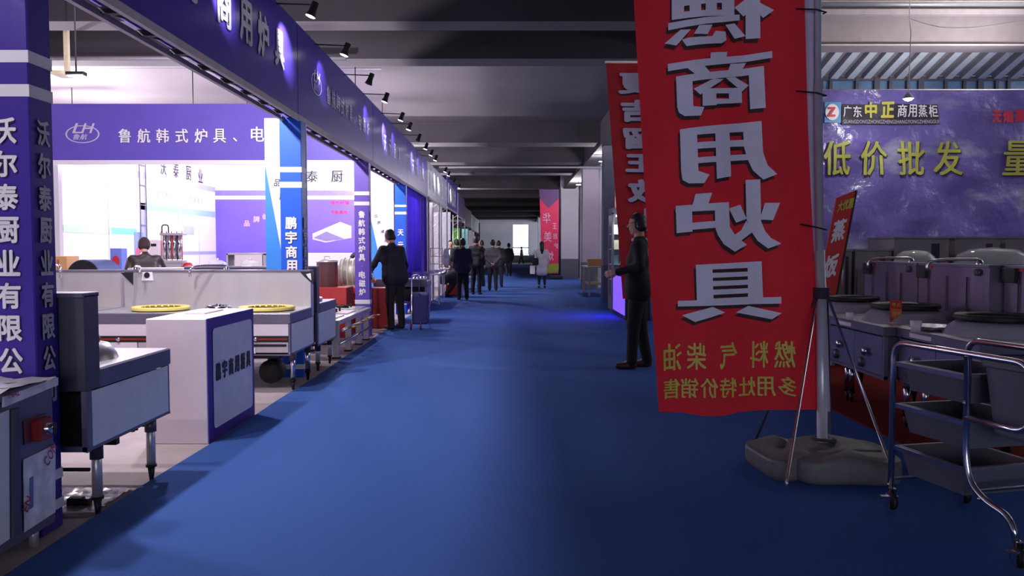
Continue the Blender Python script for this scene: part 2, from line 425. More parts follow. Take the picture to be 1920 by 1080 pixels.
# wrapped square columns
def column(y0, text, mat, label, ztop=zb_, zs=(), tz0=2.0, dz=.16, h=.13, stripes=(), base=None, side=True, omat=outline_m, x=FX, wd=.235, sd=.19, xtop=None):
    t = thing('wrapped_column', label, 'column', (x-wd/2, y0, 0))
    WB().box(x-wd, x, y0, y0+sd, 0, ztop).build('shaft', mat, t, bevel=.006)
    for a_, b2 in stripes:
        WB().box(x-wd-.003, x+.003, y0-.003, y0+sd+.003, a_, b2).build('stripe', white_v, t)
    f1 = [(c, x-wd/2, tz0-i*dz, h*.92, h) for i, c in enumerate(text)]
    f1 = [(c, u, v, (.05 if c == '·' else ww), (.05 if c == '·' else hh)) for c, u, v, ww, hh in f1]
    f2 = [(c, y0+sd/2, v, ww*.9, hh) for c, u, v, ww, hh in f1]
    if omat: lettering(t, f1, lambda u, v: Vector((u, y0-.004, v)), omat, .07, 'character_outline')
    lettering(t, f1, lambda u, v: Vector((u, y0-.007, v)), white_t, .03)
    if side:
        if omat: lettering(t, f2, lambda u, v: Vector((x+.004, u, v)), omat, .07, 'character_outline')
        lettering(t, f2, lambda u, v: Vector((x+.007, u, v)), grey_t, .03)
    return t
zc = lambda py, Y: PY(500, py, Y).z
Y1 = 3.82
column(Y1, '沃尔泰厨业有限公司', purple_dk, 'nearest purple column with vertical white lettering, at left edge',
       tz0=zc(245, Y1), dz=.1565, h=.125, ztop=4.95, stripes=[(zc(117, Y1), zc(94, Y1)), (zc(181, Y1), zc(158, Y1)), (.25, .3), (.1, .15)], x=-2.283)
Y2 = 8.71
column(Y2, '鹏宇商用厨具', blue_v, 'bright blue column behind the long steel stove',
       tz0=zc(418, Y2), dz=.157, h=.135, stripes=[(zc(323, Y2), zc(313, Y2)), (zc(352, Y2), zc(341, Y2)), (zc(692, Y2), zc(683, Y2))])
Y3 = 12.8
column(Y3, '鲁航韩式炉具·电磁炉', M('column_purple', (92, 66, 176), .45), 'purple column left of the man in the black jacket',
       tz0=zc(402, Y3), dz=.1375, h=.115, omat=None, stripes=[(zc(366, Y3), zc(359, Y3)), (zc(385, Y3), zc(378, Y3)), (zc(570, Y3), zc(562, Y3))])
Y4 = 17.25
column(Y4, '天元风机', blue_v, 'blue column right of the man in the black jacket',
       tz0=zc(436, Y4), dz=.27, h=.14, omat=None, stripes=[(zc(388, Y4), zc(384, Y4)), (zc(402, Y4), zc(397, Y4)), (zc(640, Y4)+.8, zc(640, Y4)+.85)], side=False)
column(21.4, '', M('column_purple', (92, 66, 176)), 'plain purple column at the end of the purple curtain', side=False)
# purple curtain closing the last booth
cu = WB(); n = 80; vs = []
for i in range(n+1):
    y = 17.5+3.9*i/n; x = FX-.06+.02*math.sin(i*1.3)+.012*math.sin(i*.37)
    vs += [(x, y, .05), (x, y, zb_+.02)]
cu.add(vs, [(2*i, 2*i+2, 2*i+3, 2*i+1) for i in range(n)], 0, True)
cuo = cu.build('curtain', M('curtain_cloth', (118, 94, 210), .8)); tag(cuo, 'purple cloth curtain closing the side of the last purple booth', 'curtain')
cuo.modifiers.new('s', 'SOLIDIFY').thickness = .008

# diagonal blue-white advertising panels
def diag_panel(x0, x1, y, label, z1=2.85, a=(.0, .62), b_=(1., .42)):
    t = thing('advertising_panel', label, 'panel', ((x0+x1)/2, y, 0))
    WB().box(x0, x1, y, y+.03, .0, z1).build('board', white_v, t)
    ww = x1-x0; zz = [zb_-.62, zb_-1.6]
    q = [(x0, y-.003, .02), (x1, y-.003, .02), (x1, y-.003, zz[1]-.9), (x0+ww*.36, y-.003, zz[1]+.18), (x0, y-.003, zz[0]+.15)]
    m = WB(); m.add(q, [(0, 1, 2, 3, 4)]); m.build('blue_print', lblue_v, t)
    fn = plane_fn((x0, y-.006, 0), (1, 0, 0), (0, 0, 1))
    lettering(t, [('品', ww*.30, 2.14, .08, .08), ('质', ww*.42, 1.99, .08, .08), ('卓', ww*.56, 1.8, .08, .08), ('越', ww*.7, 1.6, .08, .08)], fn, black_t, .01)
    return t
p0 = PY(498, 400, 8.925).x; 
diag_panel(p0, FX-.0, 8.925, 'white panel with blue diagonal print, behind the bright blue column')
p0 = PY(690, 400, 17.6).x; p1 = PY(738, 400, 17.6).x
diag_panel(p0, p1, 17.62, 'brightly lit white panel with blue diagonal print, left of the farther blue column', z1=3.3)

# lit booth back wall (runs along the aisle, print on it) and purple divider
BX = -7.5; BY1 = 20.3
bw = thing('booth_wall', 'brightly lit white booth wall with pale blue printed bands', 'wall', (BX, 13.5, 0))
WB().box(BX-.06, BX, 13.4, BY1, 0, 3.6).build('board', M('lit_white_board', (238, 232, 244), .6, 0, .02), bw)
def on_wall(y0, y1, z0, z1, mat, name='printed_band', dx=.004):
    return WB().box(BX, BX+dx, y0, y1, z0, z1).build(name, mat, bw)
bandm = M('pale_blue_print', (168, 172, 226), .6); tealm = M('cyan_print', (120, 200, 232), .6); gm = M('green_print', (190, 226, 190), .6)
zw = lambda px, py: PX(px, py, BX)
p = zw(395, 356); on_wall(13.4, BY1, zw(395, 359).z, zw(395, 351).z+.02, bandm)
q0 = zw(262, 380).y
on_wall(q0, BY1, zw(395, 407).z, zw(395, 396).z, M('sky_print', (160, 192, 240), .6))
on_wall(q0, q0+.25, .6, zw(263, 380).z, bandm)
on_wall(13.4, q0-.15, zw(240, 440).z, zw(240, 428).z, tealm); on_wall(13.4, 15.0, zw(240, 440).z, zw(240, 428).z, gm, dx=.006)
on_wall(q0, BY1, zw(395, 477).z, zw(395, 471).z, bandm)
for py_ in (14.9, 16.4, 18.0, 19.2): WB().box(BX, BX+.006, py_, py_+.015, .2, 3.4).build('seam', bandm, bw)
for y in (q0-.05, q0+.22): WB().tube([(BX+.03, y, 0), (BX+.03, y, 3.3)], .012, 6).build('truss_tube', grey_m, bw)
for k in range(8): WB().tube([(BX+.03, q0-.05, .4*k+.3), (BX+.03, q0+.22, .4*k+.3)], .01, 6).build('truss_rung', grey_m, bw)
zL = zw(340, 322).z
lettering(bw, [(c, y, zL, .3, .34) for c, y in zip('沃泰厨业', (17.3, 17.95, 18.65, 19.35))], lambda u, v: Vector((BX+.008, u, v)), black_t, .02)
zR = zw(340, 370).z
lettering(bw, [(c, 17.0+i*.22, zR, .12, .14) for i, c in enumerate('全国售后服务热线质量保证')], lambda u, v: Vector((BX+.008, u, v)), M('pale_red_print', (225, 150, 190), .6), .01)
on_wall(15.9, 16.3, 1.0, 1.75, M('poster_blue', (130, 150, 220), .6), 'product_picture', .008)
oval(bw, 'emblem', lambda u, v: Vector((BX+.012, u, v)), 16.1, 1.28, .17, .2, 1., M('poster_pink', (225, 90, 130), .6))
on_wall(18.3, 18.9, 1.75, 1.95, M('poster_pic', (180, 185, 225), .6), 'product_picture', .008)
dv = thing('booth_wall', 'purple dividing wall with a picture of a steel hood', 'wall', (-5, BY1, 0))
dmat = M('divider_purple', (112, 92, 196), .6, 0, .06, 1.5, bump=.2, bs=2)
zD = lambda py: PY(500, py, BY1).z
WB().box(BX, FX-.8, BY1, BY1+.05, 0, zD(374)).build('lower_cloth', dmat, dv)
WB().box(BX, FX-.8, BY1, BY1+.05, zD(374), zD(367)).build('white_strip', white_v, dv)
WB().box(BX, FX-.8, BY1, BY1+.05, zD(367), zD(357)).build('printed_band', M('greyviolet', (130, 120, 175), .6), dv)
WB().box(BX, FX-.8, BY1, BY1+.05, zD(357), 3.9).build('upper_board', M('lavender_board', (214, 204, 224), .6), dv)
lettering(dv, [('泰', 585, -331, 22, 22), ('厨', 632, -331, 22, 22), ('尔', 540, -331, 22, 22)], px_fn(BY1, .006), black_t, .02)
gp = M('peach_print', (216, 176, 190), .6)
lettering(dv, [('品', 463, -419, 11, 11), ('牌', 481, -411, 12, 12), ('创', 497, -406, 11, 11), ('新', 513, -401, 11, 11)], px_fn(BY1, .006), gp, .03)
lettering(dv, [(c, 624+i*9, -380, 8, 7) for i, c in enumerate('绿色环保')]+[(c, 624+i*8, -398, 7, 7) for i, c in enumerate('节能高效')], px_fn(BY1, .006), red_t, .02, 'red_character')
def ppoly(t, pts, Y, mat, name, eps=.006):
    m = WB(); m.add([PY(x, y, Y)+Vector((0, -eps, 0)) for x, y in pts], [tuple(range(len(pts)))]); return m.build(name, mat, t)
ppoly(dv, [(586, 438), (638, 416), (659, 424), (659, 446), (611, 455), (586, 449)], BY1, M('hood_picture', (196, 190, 218), .6), 'hood_picture')
ppoly(dv, [(588, 446), (612, 434), (646, 448), (611, 452)], BY1, M('hood_shade', (128, 118, 160), .6), 'hood_picture', .012)
# a low white ledge behind
lg = MB().box(-6.3, -3.0, 18.9, 19.4, 0, 1.32).build('display_plinth', white_pl, None, .01); tag(lg, 'low white plinth in front of the purple dividing wall', 'plinth')

# outside fascia lamps (arm + cylindrical head), light thrown back at the sign
def fascia_lamp(y, on, label, e=14):
    t = thing('fascia_spotlight', label, 'lamp', (FX, y, 3.78), group='spotlights on arms along the fascia top')
    WB().tube([(FX-.05, y, 3.78), (-1.93, y, 3.765)], .007, 6).build('arm', black, t)
    hd = Vector((-1.91, y, 3.76)); d = Vector((-.35, -.12, -1)).normalized()
    WB().cyl(hd+d*-.03, hd+d*.06, .034, .036, 14).cyl(hd+d*.06, hd+d*.12, .036, .052, 14, caps=False).build('head', black, t)
    WB().cyl(hd+d*.112, hd+d*.116, .046, .046, 14).build('bulb', glow if on else M('unlit_bulb', (60, 58, 66), .3), t)
    if on:
        o = spot('fascia_light', hd+d*.14, (-.75, .55, -.42), e, 55, r=.03)
    return t
k = 0
for y, on in ((6.1, 1), (7.86, 1), (9.41, 1), (11.0, 0), (12.35, 1), (14.1, 1), (15.2, 1), (16.7, 0), (18.1, 1), (19.3, 1), (20.4, 1), (23.4, 1), (24.6, 1), (27.0, 0), (29.5, 1)):
    names = ['lit spotlight on an arm above the near fascia, out at the top', 'lit spotlight nearest the top edge of the picture', 'lit spotlight, second from the top', 'unlit spotlight on an arm, third from the top', 'lit spotlight, fourth from the top, below the unlit one',
             'spotlight on an arm, fifth from the top', 'lit spotlight, sixth from the top', 'dark spotlight, seventh from the top', 'lit spotlight, eighth from the top', 'lit spotlight near the end of the purple fascia',
             'lit spotlight at the very end of the purple fascia', 'lit spotlight above the start of the silver fascia', 'second lit spotlight above the silver fascia', 'dark spotlight above the silver fascia', 'farthest lit spotlight of the row']
    fascia_lamp(y, on, names[k], {6.1: 90, 7.86: 120, 9.41: 25, 14.1: 130, 18.1: 100}.get(y, 30 if y < 21 else 90)); k += 1
# flood lamps inside the booths, on arms behind the fascia
def flood(x, y, z, e, label, col=LAMP_COL):
    t = thing('flood_lamp', label, 'lamp', (x, y, z), group='flood lamps inside the booths')
    WB().tube([(x, y, z+.06), (x, y, CZ)], .01, 6).build('hanger', dark, t)
    WB().box(x-.12, x+.12, y-.05, y+.05, z+.03, z+.08).build('housing', dark, t, .01)
    WB().box(x-.1, x+.1, y-.04, y+.04, z+.024, z+.03).build('lens', glow, t)
    point('flood_light', (x, y, z-.06), e, col, .07)
FL = [(-3.1, 1.9, 3.5, 110, 'flood lamp in the booth before the nearest purple column'), (-3.1, 4.45, 3.53, 140, 'flood lamp just inside the nearest purple column'), (-9.8, 14.6, 3.7, 1900, 'flood lamp in the neighbouring row, nearer one'), (-9.8, 18.0, 3.7, 2200, 'flood lamp in the neighbouring row, farther one'), (-3.1, 5.2, 3.53, 255, 'nearest booth flood lamp, above the near stove'), (-3.1, 7.5, 3.53, 280, 'flood lamp above the long steel stove'), (-3.1, 11.0, 3.53, 210, 'flood lamp above the grill stand'),
      (-3.1, 16.0, 3.53, 300, 'flood lamp above the red machine'), (-6.0, 15.2, 3.5, 210, 'flood lamp close to the white booth wall'), (-6.0, 18.3, 3.5, 180, 'flood lamp near the purple dividing wall'),
      (-5.6, 10.4, 3.6, 60, 'flood lamp deep in the near booth'), (-3.1, 19.3, 3.5, 330, 'flood lamp behind the purple curtain'), (-3.15, 24.5, 3.5, 480, 'flood lamp behind the silver fascia'), (-3.15, 31.5, 3.5, 480, 'flood lamp in the booth past the silver fascia'), (-3.15, 41, 3.5, 480, 'farthest booth flood lamp')]
for f in FL: flood(*f)

flood(2.8, 25.0, 4.1, 150, 'bright lamp beside the lavender painted pillar'); flood(2.85, 34.5, 4.15, 260, 'bright lamp in front of the broad white pillar')
hb = thing('hanging_bracket', 'pale wooden bracket hanging from the ceiling beside the nearest column', 'bracket', PY(125, 140, 11.5))
a_ = PY(125, 88, 11.5); b2_ = PY(128, 140, 11.5)
WB().box(a_.x-.03, a_.x+.03, 11.47, 11.53, b2_.z, CZ).build('rod', M('pale_wood', (190, 180, 150), .7), hb)
WB().box(PY(108, 140, 11.5).x, PY(131, 140, 11.5).x, 11.3, 11.6, b2_.z-.03, b2_.z+.02).build('cross_piece', M('pale_wood'), hb)
# ---- far booths of the left row
sil = M('silver_sign', (190, 200, 216), .3, .2, .6, 14)
f5 = fascia(21.7, 28.0, 'silver-white lit fascia sign past the purple ones', sil, inner=False)
lettering(f5, [(c, 22.4+i*.95, 3.3, .6, .5) for i, c in enumerate('厨房设备工程')], ffn, white_t, .03)
f6 = fascia(28.2, 33.5, 'violet fascia sign with thick white lettering past the silver one', purple_f, zt=4.0, zb=2.9, inner=False)
lettering(f6, [(c, 28.8+i*1.05, 3.42, .8, .75) for i, c in enumerate('厨具批发')], ffn, white_t, .06)
fascia(33.9, 38.7, 'dark violet fascia sign farther down the left row', M('dark_sign', (60, 50, 90), .5), inner=False)
fascia(38.9, 45.4, 'dark red fascia sign farther down the left row', M('dark_red_sign', (96, 34, 48), .5), zb=2.6, zt=3.5, inner=False)
fascia(45.6, 55.1, 'pale fascia sign at the far end of the left row', M('pale_sign', (180, 184, 200), .5), zb=2.5, zt=3.4, inner=False)
def tower(y, label, h=2.85, x=FX-.1):
    t = thing('truss_tower', label, 'truss', (x, y, 0))
    for dx, dy in ((-.1, -.1), (.1, -.1), (.1, .1), (-.1, .1)):
        WB().tube([(x+dx, y+dy, 0), (x+dx, y+dy, h)], .018, 6).build('upright', steel, t)
    k = .3; b = WB()
    while k < h:
        b.tube([(x-.1, y-.1, k), (x+.1, y-.1, k+.15)], .008, 5).tube([(x+.1, y-.1, k), (x+.1, y+.1, k+.15)], .008, 5); k += .3
    b.build('lacing', steel, t); return t
tower(21.9, 'silver truss tower beside the end of the purple curtain'); tower(25.1, 'silver truss tower behind the man in white shirt'); tower(28.1, 'silver truss tower where the violet sign begins'); tower(33.75, 'silver truss tower at the end of the violet sign'); tower(38.8, 'dark truss tower between the far violet and red signs', 2.8); tower(45.5, 'truss tower at the end of the dark red sign', 2.6); tower(55.2, 'farthest truss tower of the left row', 2.5)
def board(x0, x1, y, z0, z1, mat, label, name='booth_board', cat='panel'):
    o = MB().box(x0, x1, y, y+.04, z0, z1).build(name, mat, None, .004); tag(o, label, cat); return o
board(-3.3, -2.42, 24.2, 0, 2.8, M('cream_board', (220, 216, 214), .6), 'cream white board between two silver truss towers')
board(-3.4, -2.3, 30, 0, 2.8, M('cool_board', (196, 198, 212), .6), 'pale grey board below the violet fascia sign')
ls = thing('lit_sign', 'green lit sign on a dark board in a far booth', 'sign', (-2.9, 37.5, 0))
WB().box(-3.6, -2.35, 37.5, 37.54, 0, 2.7).build('board', dark, ls); WB().box(-2.78, -2.45, 37.47, 37.5, 1.35, 2.4).build('lit_panel', M('green_led', (60, 120, 50), .5, emit=.3, ecol=(120, 210, 60)), ls)
board(-3.3, -2.35, 42.5, 0, 2.5, M('teal_led', (60, 110, 110), .5, emit=.06, ecol=(90, 200, 190)), 'teal lit board in a far booth', 'lit_sign', 'sign')
board(-3.6, -2.35, 50, 0, 2.6, wall_m, 'white board in the farthest booth')
board(-6, -2.4, 60, 0, 3.4, dark, 'dark partition at the end of the booth row')
board(-6, -2.9, 33.4, 0, 3.4, dark, 'dark partition behind the violet sign')

# ================================================================== COOKING RANGES
def ring(parent, c, r, mat, name='wok_ring', slots=True, h=.035, z=0):
    b = MB(); n = 36; x, y, zz = c
    b.lathe([(r*.66, 0), (r*.70, h*.7), (r*.96, h), (r, h*.7), (r*.98, 0)], (x, y, zz), n=n)
    o = b.build(name, mat, parent)
    if slots:
        for k in range(18):
            a = 2*math.pi*k/18; d = Vector((math.cos(a), math.sin(a), 0)); p = Vector((x, y, zz+h*.55))+d*r*.66; s_ = Vector((-d.y, d.x, 0))
            MB().slab([p-s_*.02-Vector((0, 0, .012)), p+s_*.02-Vector((0, 0, .012)), p+s_*.02+Vector((0, 0, .01)), p-s_*.02+Vector((0, 0, .01))], -d*.01).build('slot', M('slot_shade', (150, 132, 50), .6), o)
    return o
def make_range(name, label, W, D, loc, rz, rings=(), ring_mat=yellow, ring_r=.28, splash=1.17, top=.78, body=.37, front='white', film_mat=film, faucets=(), pots=(), drum=None, sidepanel=(1, -1), splash_t=.12, cone=0, ringz=0, lip=.10, group=None, splash_mat=None):
    t = thing(name, label, 'stove', loc, rz, group)
    hw = W/2; lz = top-lip
    fr = MB()
    for sx in (-1, 1):
        for y in (.03, D-.03): fr.box(sx*hw-(.03 if sx > 0 else 0), sx*hw+(.03 if sx < 0 else 0), y-.03, y+.03, body, lz)
        fr.box(min(sx*hw, sx*(hw-.025)), max(sx*hw, sx*(hw-.025)), .03, D-.03, body, body+.03)
    fr.box(-hw, hw, 0, .03, body, body+.03).box(-hw, hw, D-.03, D, body, body+.03)
    fr.build('frame', steel_lip, t, .003)
    MB().box(-hw-.006, hw+.006, -.012, D-splash_t+.01, lz, top).build('worktop_rim', steel_lip, t, .006)
    MB().box(-hw+.004, hw-.004, 0, D-splash_t, top-.002, top+.003).build('worktop', steel_top, t)
    bs = MB().box(-hw, hw, D-splash_t, D, lz, splash).build('backsplash', splash_mat or (steel_dk if front == 'hidden' else steel), t, .004)
    MB().box(-hw, hw, D-splash_t-.008, D+.008, splash-.012, splash+.012).build('backsplash_cap', steel_lip, t, .003)
    for sx in sidepanel:
        x = sx*hw; MB().box(min(x, x+sx*.004), max(x, x+sx*.004), .03, D-.05, body+.02, lz-.004).build('side_panel', film_mat, t, .001)
    for sx in (-1, 1):
        for y in (.20, D-.15):
            lg = MB().cyl((sx*(hw-.035), y, .1), (sx*(hw-.035), y, body+.01), .026, n=14).build('leg', chrome if front != 'hidden' else steel, t)
            MB().cyl((sx*(hw-.035), y, 0), (sx*(hw-.035), y, .085), .012, .022, n=12).cyl((sx*(hw-.035), y, .085), (sx*(hw-.035), y, .1), .032, n=12).build('foot', black, lg)
            MB().cyl((sx*(hw-.035), y, body-.07), (sx*(hw-.035), y, body), .034, n=12).build('collar', steel_dk, lg)
    if front == 'white':
        MB().box(-hw+.02, hw-.02, .0, .012, .56, lz).build('upper_front_panel', white_pl, t, .002)
        MB().box(-hw+.02, hw-.02, -.004, .014, .50, .562).build('control_strip', black, t, .002)
        MB().box(-hw+.03, hw-.03, -.006, .0, .522, .538).build('red_strip', M('dull_red_strip', (150, 38, 30), .4), t)
        nn = 4; pw = (W-.04)/nn
        for i in range(nn):
            x0 = -hw+.02+i*pw
            MB().box(x0+.004, x0+pw-.004, .0, .012, body+.01, .50).build('lower_panel', white_pl if i % 2 == 0 else steel, t, .002)
        for i in range(3): 
            x = -hw+W*(i+.5)/3
            MB().lathe([(0, -.03), (.018, -.03), (.02, -.015), (.012, 0)], (x, 0, .53), 'Y', 14).build('knob', chrome, t)
        for x in (-.12, .52):
            MB().lathe([(0, -.06), (.03, -.055), (.042, -.03), (.035, 0), (.03, .02)], (x*W/2+.0, 0, .43), 'Y', 18).build('valve_wheel', chrome, t)
        MB().box(hw-.52, hw-.04, -.006, 0, .455, .48).build('vent_strip', black, t)
        lab = MB().box(hw-.48, hw-.34, -.008, 0, .39, .44).build('label_plate', white_v, t)
        MB().box(hw-.45, hw-.37, -.01, -.008, .42, .432).build('printed_line', red_t, lab)
    elif front == 'plain':
        nn = 2
        for i in range(nn):
            x0 = -hw+.03+i*(W-.06)/nn
            MB().box(x0+.004, x0+(W-.06)/nn-.004, .0, .012, body+.02, lz-.01).build('front_panel', M('blue_grey_steel', (120, 120, 150), .35, .6), t, .002)
            MB().lathe([(0, -.05), (.03, -.045), (.038, -.02), (.02, 0)], (x0+(W-.06)/nn/2, 0, .56), 'Y', 16).build('valve_wheel', chrome, t)
            MB().lathe([(0, -.03), (.04, -.025), (.045, 0)], (x0+(W-.06)/nn/2-.1, 0, .46), 'Y', 16).build('valve_wheel', steel_dk, t)
        MB().box(-hw+.2, -hw+.5, -.018, -.012, lz+.02, top-.02).build('label_plate', white_pl, t)
    for (x, y) in rings:
        if cone: MB().lathe([(ring_r*1.25, 0), (ring_r*1.12, cone*.6), (ring_r*.92, cone), (ring_r*.6, cone-.01), (ring_r*.45, cone-.1)], (x, y, top), n=36).build('wok_collar', M('enamel', (170, 168, 184), .35, .2), t)
        ring(t, (x, y, top+cone+.012), ring_r, ring_mat, slots=(ring_mat is yellow))
        MB().lathe([(ring_r*.72, .012), (ring_r*.6, -.005), (ring_r*.3, -.02), (0, -.02)], (x, y, top+cone+.02), n=30).build('burner_bowl', black, t)
    for (x, y, r) in pots:
        MB().lathe([(r, 0), (r, .03), (r*.93, .045), (r*.8, .045), (r*.75, .02), (0, .015)], (x, y, top), n=26).build('pot_hole_ring', chrome, t)
        MB().lathe([(.03, .0), (.03, .06), (0, .065)], (x, y, top), n=14).build('lid_knob', chrome, t)
    for (x, hgt, rch, side) in faucets:
        f_ = MB().tube([(x, D-splash_t/2, splash), (x, D-splash_t/2, splash+hgt), (x+side*.22, D-.2-rch*.5, splash+hgt), (x+side*.3, D-.25-rch, splash+hgt-.02), (x+side*.3, D-.25-rch, splash-.06)], .013, 8, round_=.06).build('faucet', chrome, t)
        MB().lathe([(.028, 0), (.03, .03), (.015, .05)], (x, D-splash_t/2, splash), n=12).build('faucet_base', chrome, f_)
    if drum:
        MB().lathe([(0, 0), (.11, 0), (.12, .02), (.12, .16), (.1, .18), (0, .18)], (drum, .25, body-.2), 'Y', 22).build('blower', black, t)
        MB().box(drum-.22, drum+.12, .2, .5, body-.06, body+.02).build('blower_mount', black, t, .01)
    MB().box(-hw+.05, hw-.05, .06, D-.06, body+.04, lz-.02).build('shade_box', dark_open, t)  # dark box standing in for the shade inside the open stove body
    return t
r2 = make_range('cooking_range', 'long steel double stove with two yellow wok rings facing the camera', 2.0, .93, (-3.155, 7.75, 0), 0,
           rings=((-.42, .38), (.66, .38)), pots=((.13, .48, .13),), faucets=((-.9, .05, .1, .6), (.08, .06, .05, -1)), drum=.72)
make_range('cooking_range', 'steel stove left of the long double stove, mostly behind the column', 1.95, .9, (-5.17, 7.78, 0), 0, rings=((-.3, .38), (.6, .38)), faucets=((.2, .07, .05, .8),))
r0 = make_range('cooking_range', 'nearest steel stove seen from behind, dark backsplash and pale side panel', 1.75, .98, (-3.03, 5.0, 0), math.pi, rings=(), front='hidden', pots=(), splash_t=.14)
# its dome pot, pipes and ties (local frame rotated 180: x to the left, y towards camera)
MB().lathe([(.0, .1), (.14, .1), (.2, .085), (.24, .03), (.25, 0)], (-.53, .5, .78), n=30).build('dome_lid', M('dull_alu', (150, 150, 158), .3, .8), r0)
MB().lathe([(0, .03), (.15, .03), (.16, .0), (.15, -.01)], (-.53, .5, .885), n=26).build('lid_disc', black, r0)
for k, (x, z) in enumerate(((-.55, .62), (-.45, .56), (-.35, .6))):
    MB().tube([(x, .93, z-.2), (x, .93, z), (x+.12, .95, z+.05), (x+.14, .95, z-.22)], .012, 8, round_=.05).build('gas_pipe', chrome, r0)
MB().box(-.82, .8, .86, .9, .37, .42).box(-.8, .8, .5, .54, .30, .34).build('tie_bar', black, r0)
MB().tube([(-.84, .9, .26), (.8, .9, .26)], .01, 6).build('tie_rod', black, r0)
for i, y in enumerate((.2, .3, .34)): MB().cyl((-.80, y, .33), (-.80, y, .37), .012, n=10).build('pipe_stub', black, r0)
make_range('cooking_range', 'steel stove with speckled side panel just past the blue column', 1.5, .95, (-2.96, 10.0, 0), math.pi, rings=((-.4, .4),), ring_mat=steel, front='hidden', film_mat=film_dot, body=.3, splash=1.2)
# corner stickers on backsplash
yb = 7.75+.93-.12-.006
ppoly(r2, [(562, 509), (587, 509), (588, 534), (572, 520)], yb, black, 'corner_sticker', .004)
ppoly(r2, [(574, 514), (583, 512), (584, 526), (578, 520)], yb, white_v, 'corner_sticker', .008)
ppoly(r2, [(267, 510), (286, 510), (288, 526), (266, 526)], yb, white_v, 'logo_sticker', .004)
oval(r2, 'logo_disc', lambda u, v: PY(u, -v, yb)+Vector((0, -.008, 0)), 276, -516, 5.5, 5.5, 1., black)
ppoly(r2, [(226, 511), (250, 511), (250, 535), (240, 525)], yb, black, 'corner_sticker', .004)

# white and purple reception counter
ct = thing('reception_counter', 'white and purple reception counter with black lettering, beside the aisle', 'counter', (-2.39, 5.72, 0))
cx0, cx1, cy0, cy1, ch = -2.62, -2.185, 5.70, 6.72, .905
WB().box(cx0, cx1, cy0, cy1, 0, ch).build('body', M('counter_white', (228, 214, 222), .5, 0, .03), ct, .006)
WB().box(cx1, cx1+.006, cy0, cy1, .0, ch).build('purple_side', purple_dk, ct)
def rrect(y0, y1, z0, z1, r, x, nn=6):
    pts = []
    for (cy_, cz_, a0) in ((y1-r, z1-r, 0), (y0+r, z1-r, 90), (y0+r, z0+r, 180), (y1-r, z0+r, 270)):
        for k in range(nn+1):
            a_ = R(a0+90*k/nn); pts.append((x, cy_+r*math.cos(a_), cz_+r*math.sin(a_)))
    return pts
pts = rrect(cy0+.09, cy1-.06, .09, ch-.08, .04, cx1+.010)
m = WB(); m.add(pts, [tuple(range(len(pts)))]); m.build('white_panel', M('counter_side_white', (216, 216, 236), .5), ct)
lettering(ct, [(c, 5.88+i*.135, .50, .1, .135) for i, c in enumerate('鹏宇商用厨具')], lambda u, v: Vector((cx1+.013, u, v)), black_t, .05)
WB().box(-2.5, -2.35, 6.1, 6.5, ch, ch+.012).build('papers', white_pl, ct)

# cabinet in the lower left corner
cb = thing('steel_cabinet', 'steel cabinet with red control box and film-covered door, bottom left corner', 'cabinet', (-2.6, 3.4, 0))
X0 = -2.2
WB().box(-3.1, X0, 2.7, 3.80, .09, .74).build('body', M('cabinet_steel', (104, 98, 122), .4, .2), cb, .004)
WB().box(-3.12, X0+.01, 2.68, 3.81, .745, .785).build('worktop', steel_lip, cb, .004)
wr = WB(); n = 16; vs = []
for i in range(n+1):
    for j in range(n+1):
        vs.append((-3.12+.935*i/n, 2.68+1.13*j/n, .79+.006*math.sin(i*2.1+j)+.005*math.sin(j*2.7-i)))
wr.add(vs, [(i*(n+1)+j, (i+1)*(n+1)+j, (i+1)*(n+1)+j+1, i*(n+1)+j+1) for i in range(n) for j in range(n)], 0, True)
filmw = M('printed_film', (226, 224, 232), .35, 0, .25, 12, bump=.4, bs=12)
wr.build('protective_film', filmw, cb)
def xq(pts, name, mat, dx, parent=cb, th=.004):
    v = [PX(x, y, X0)+Vector((dx, 0, 0)) for x, y in pts]
    return WB().slab(v, (-th, 0, 0)).build(name, mat, parent)
xq([(0, 744), (103, 708), (103, 722), (0, 764)], 'film_edge', filmw, .016, th=.008)
xq([(-4, 776), (15, 768), (16, 1010), (-4, 1024)], 'left_door', film, .006)
xq([(17, 768), (29, 764), (30, 1000), (18, 1008)], 'door_post', steel_dk, .02, th=.02)
xq([(41, 862), (101, 833), (101, 960), (43, 998)], 'door', filmw, .008)
xq([(52, 897), (58, 893), (58, 950), (52, 955)], 'door_slot', M('slot_blue', (110, 114, 170), .5), .012)
rb = xq([(42, 790), (83, 775), (83, 818), (44, 834)], 'switch_plate', M('dull_red', (110, 50, 60), .5), .006)
kb = WB(); c_ = PX(69, 803, X0)
kb.box(X0, X0+.05, c_.y-.052, c_.y+.045, c_.z-.052, c_.z+.048); kb.build('switch_box', M('switch_red', (140, 34, 36), .4), cb, .006)
k2 = WB(); k2.lathe([(.0, .03), (.022, .03), (.028, .01), (.03, 0)], (X0+.05, c_.y, c_.z), 'X', 18); k2.build('switch_knob', chrome, cb)
WB().box(X0+.078, X0+.09, c_.y-.006, c_.y+.006, c_.z-.026, c_.z+.026).build('knob_grip', black, cb)
frd = M('film_red_print', (170, 40, 60), .5)
def slanted(cy, cz, ang, s):
    a_ = R(ang); return lambda u, v: Vector((X0+.0125, cy+(u*math.cos(a_)-v*math.sin(a_))*s, cz+(u*math.sin(a_)+v*math.cos(a_))*s))
pc = PX(90, 852, X0); lettering(cb, [('COM', 0, 0, 1.6, .8)], slanted(pc.y, pc.z, 40, .07), frd, .02)
pc = PX(46, 945, X0); lettering(cb, [('EN', 0, 0, 1.1, .8)], slanted(pc.y, pc.z, 55, .06), frd, .02)
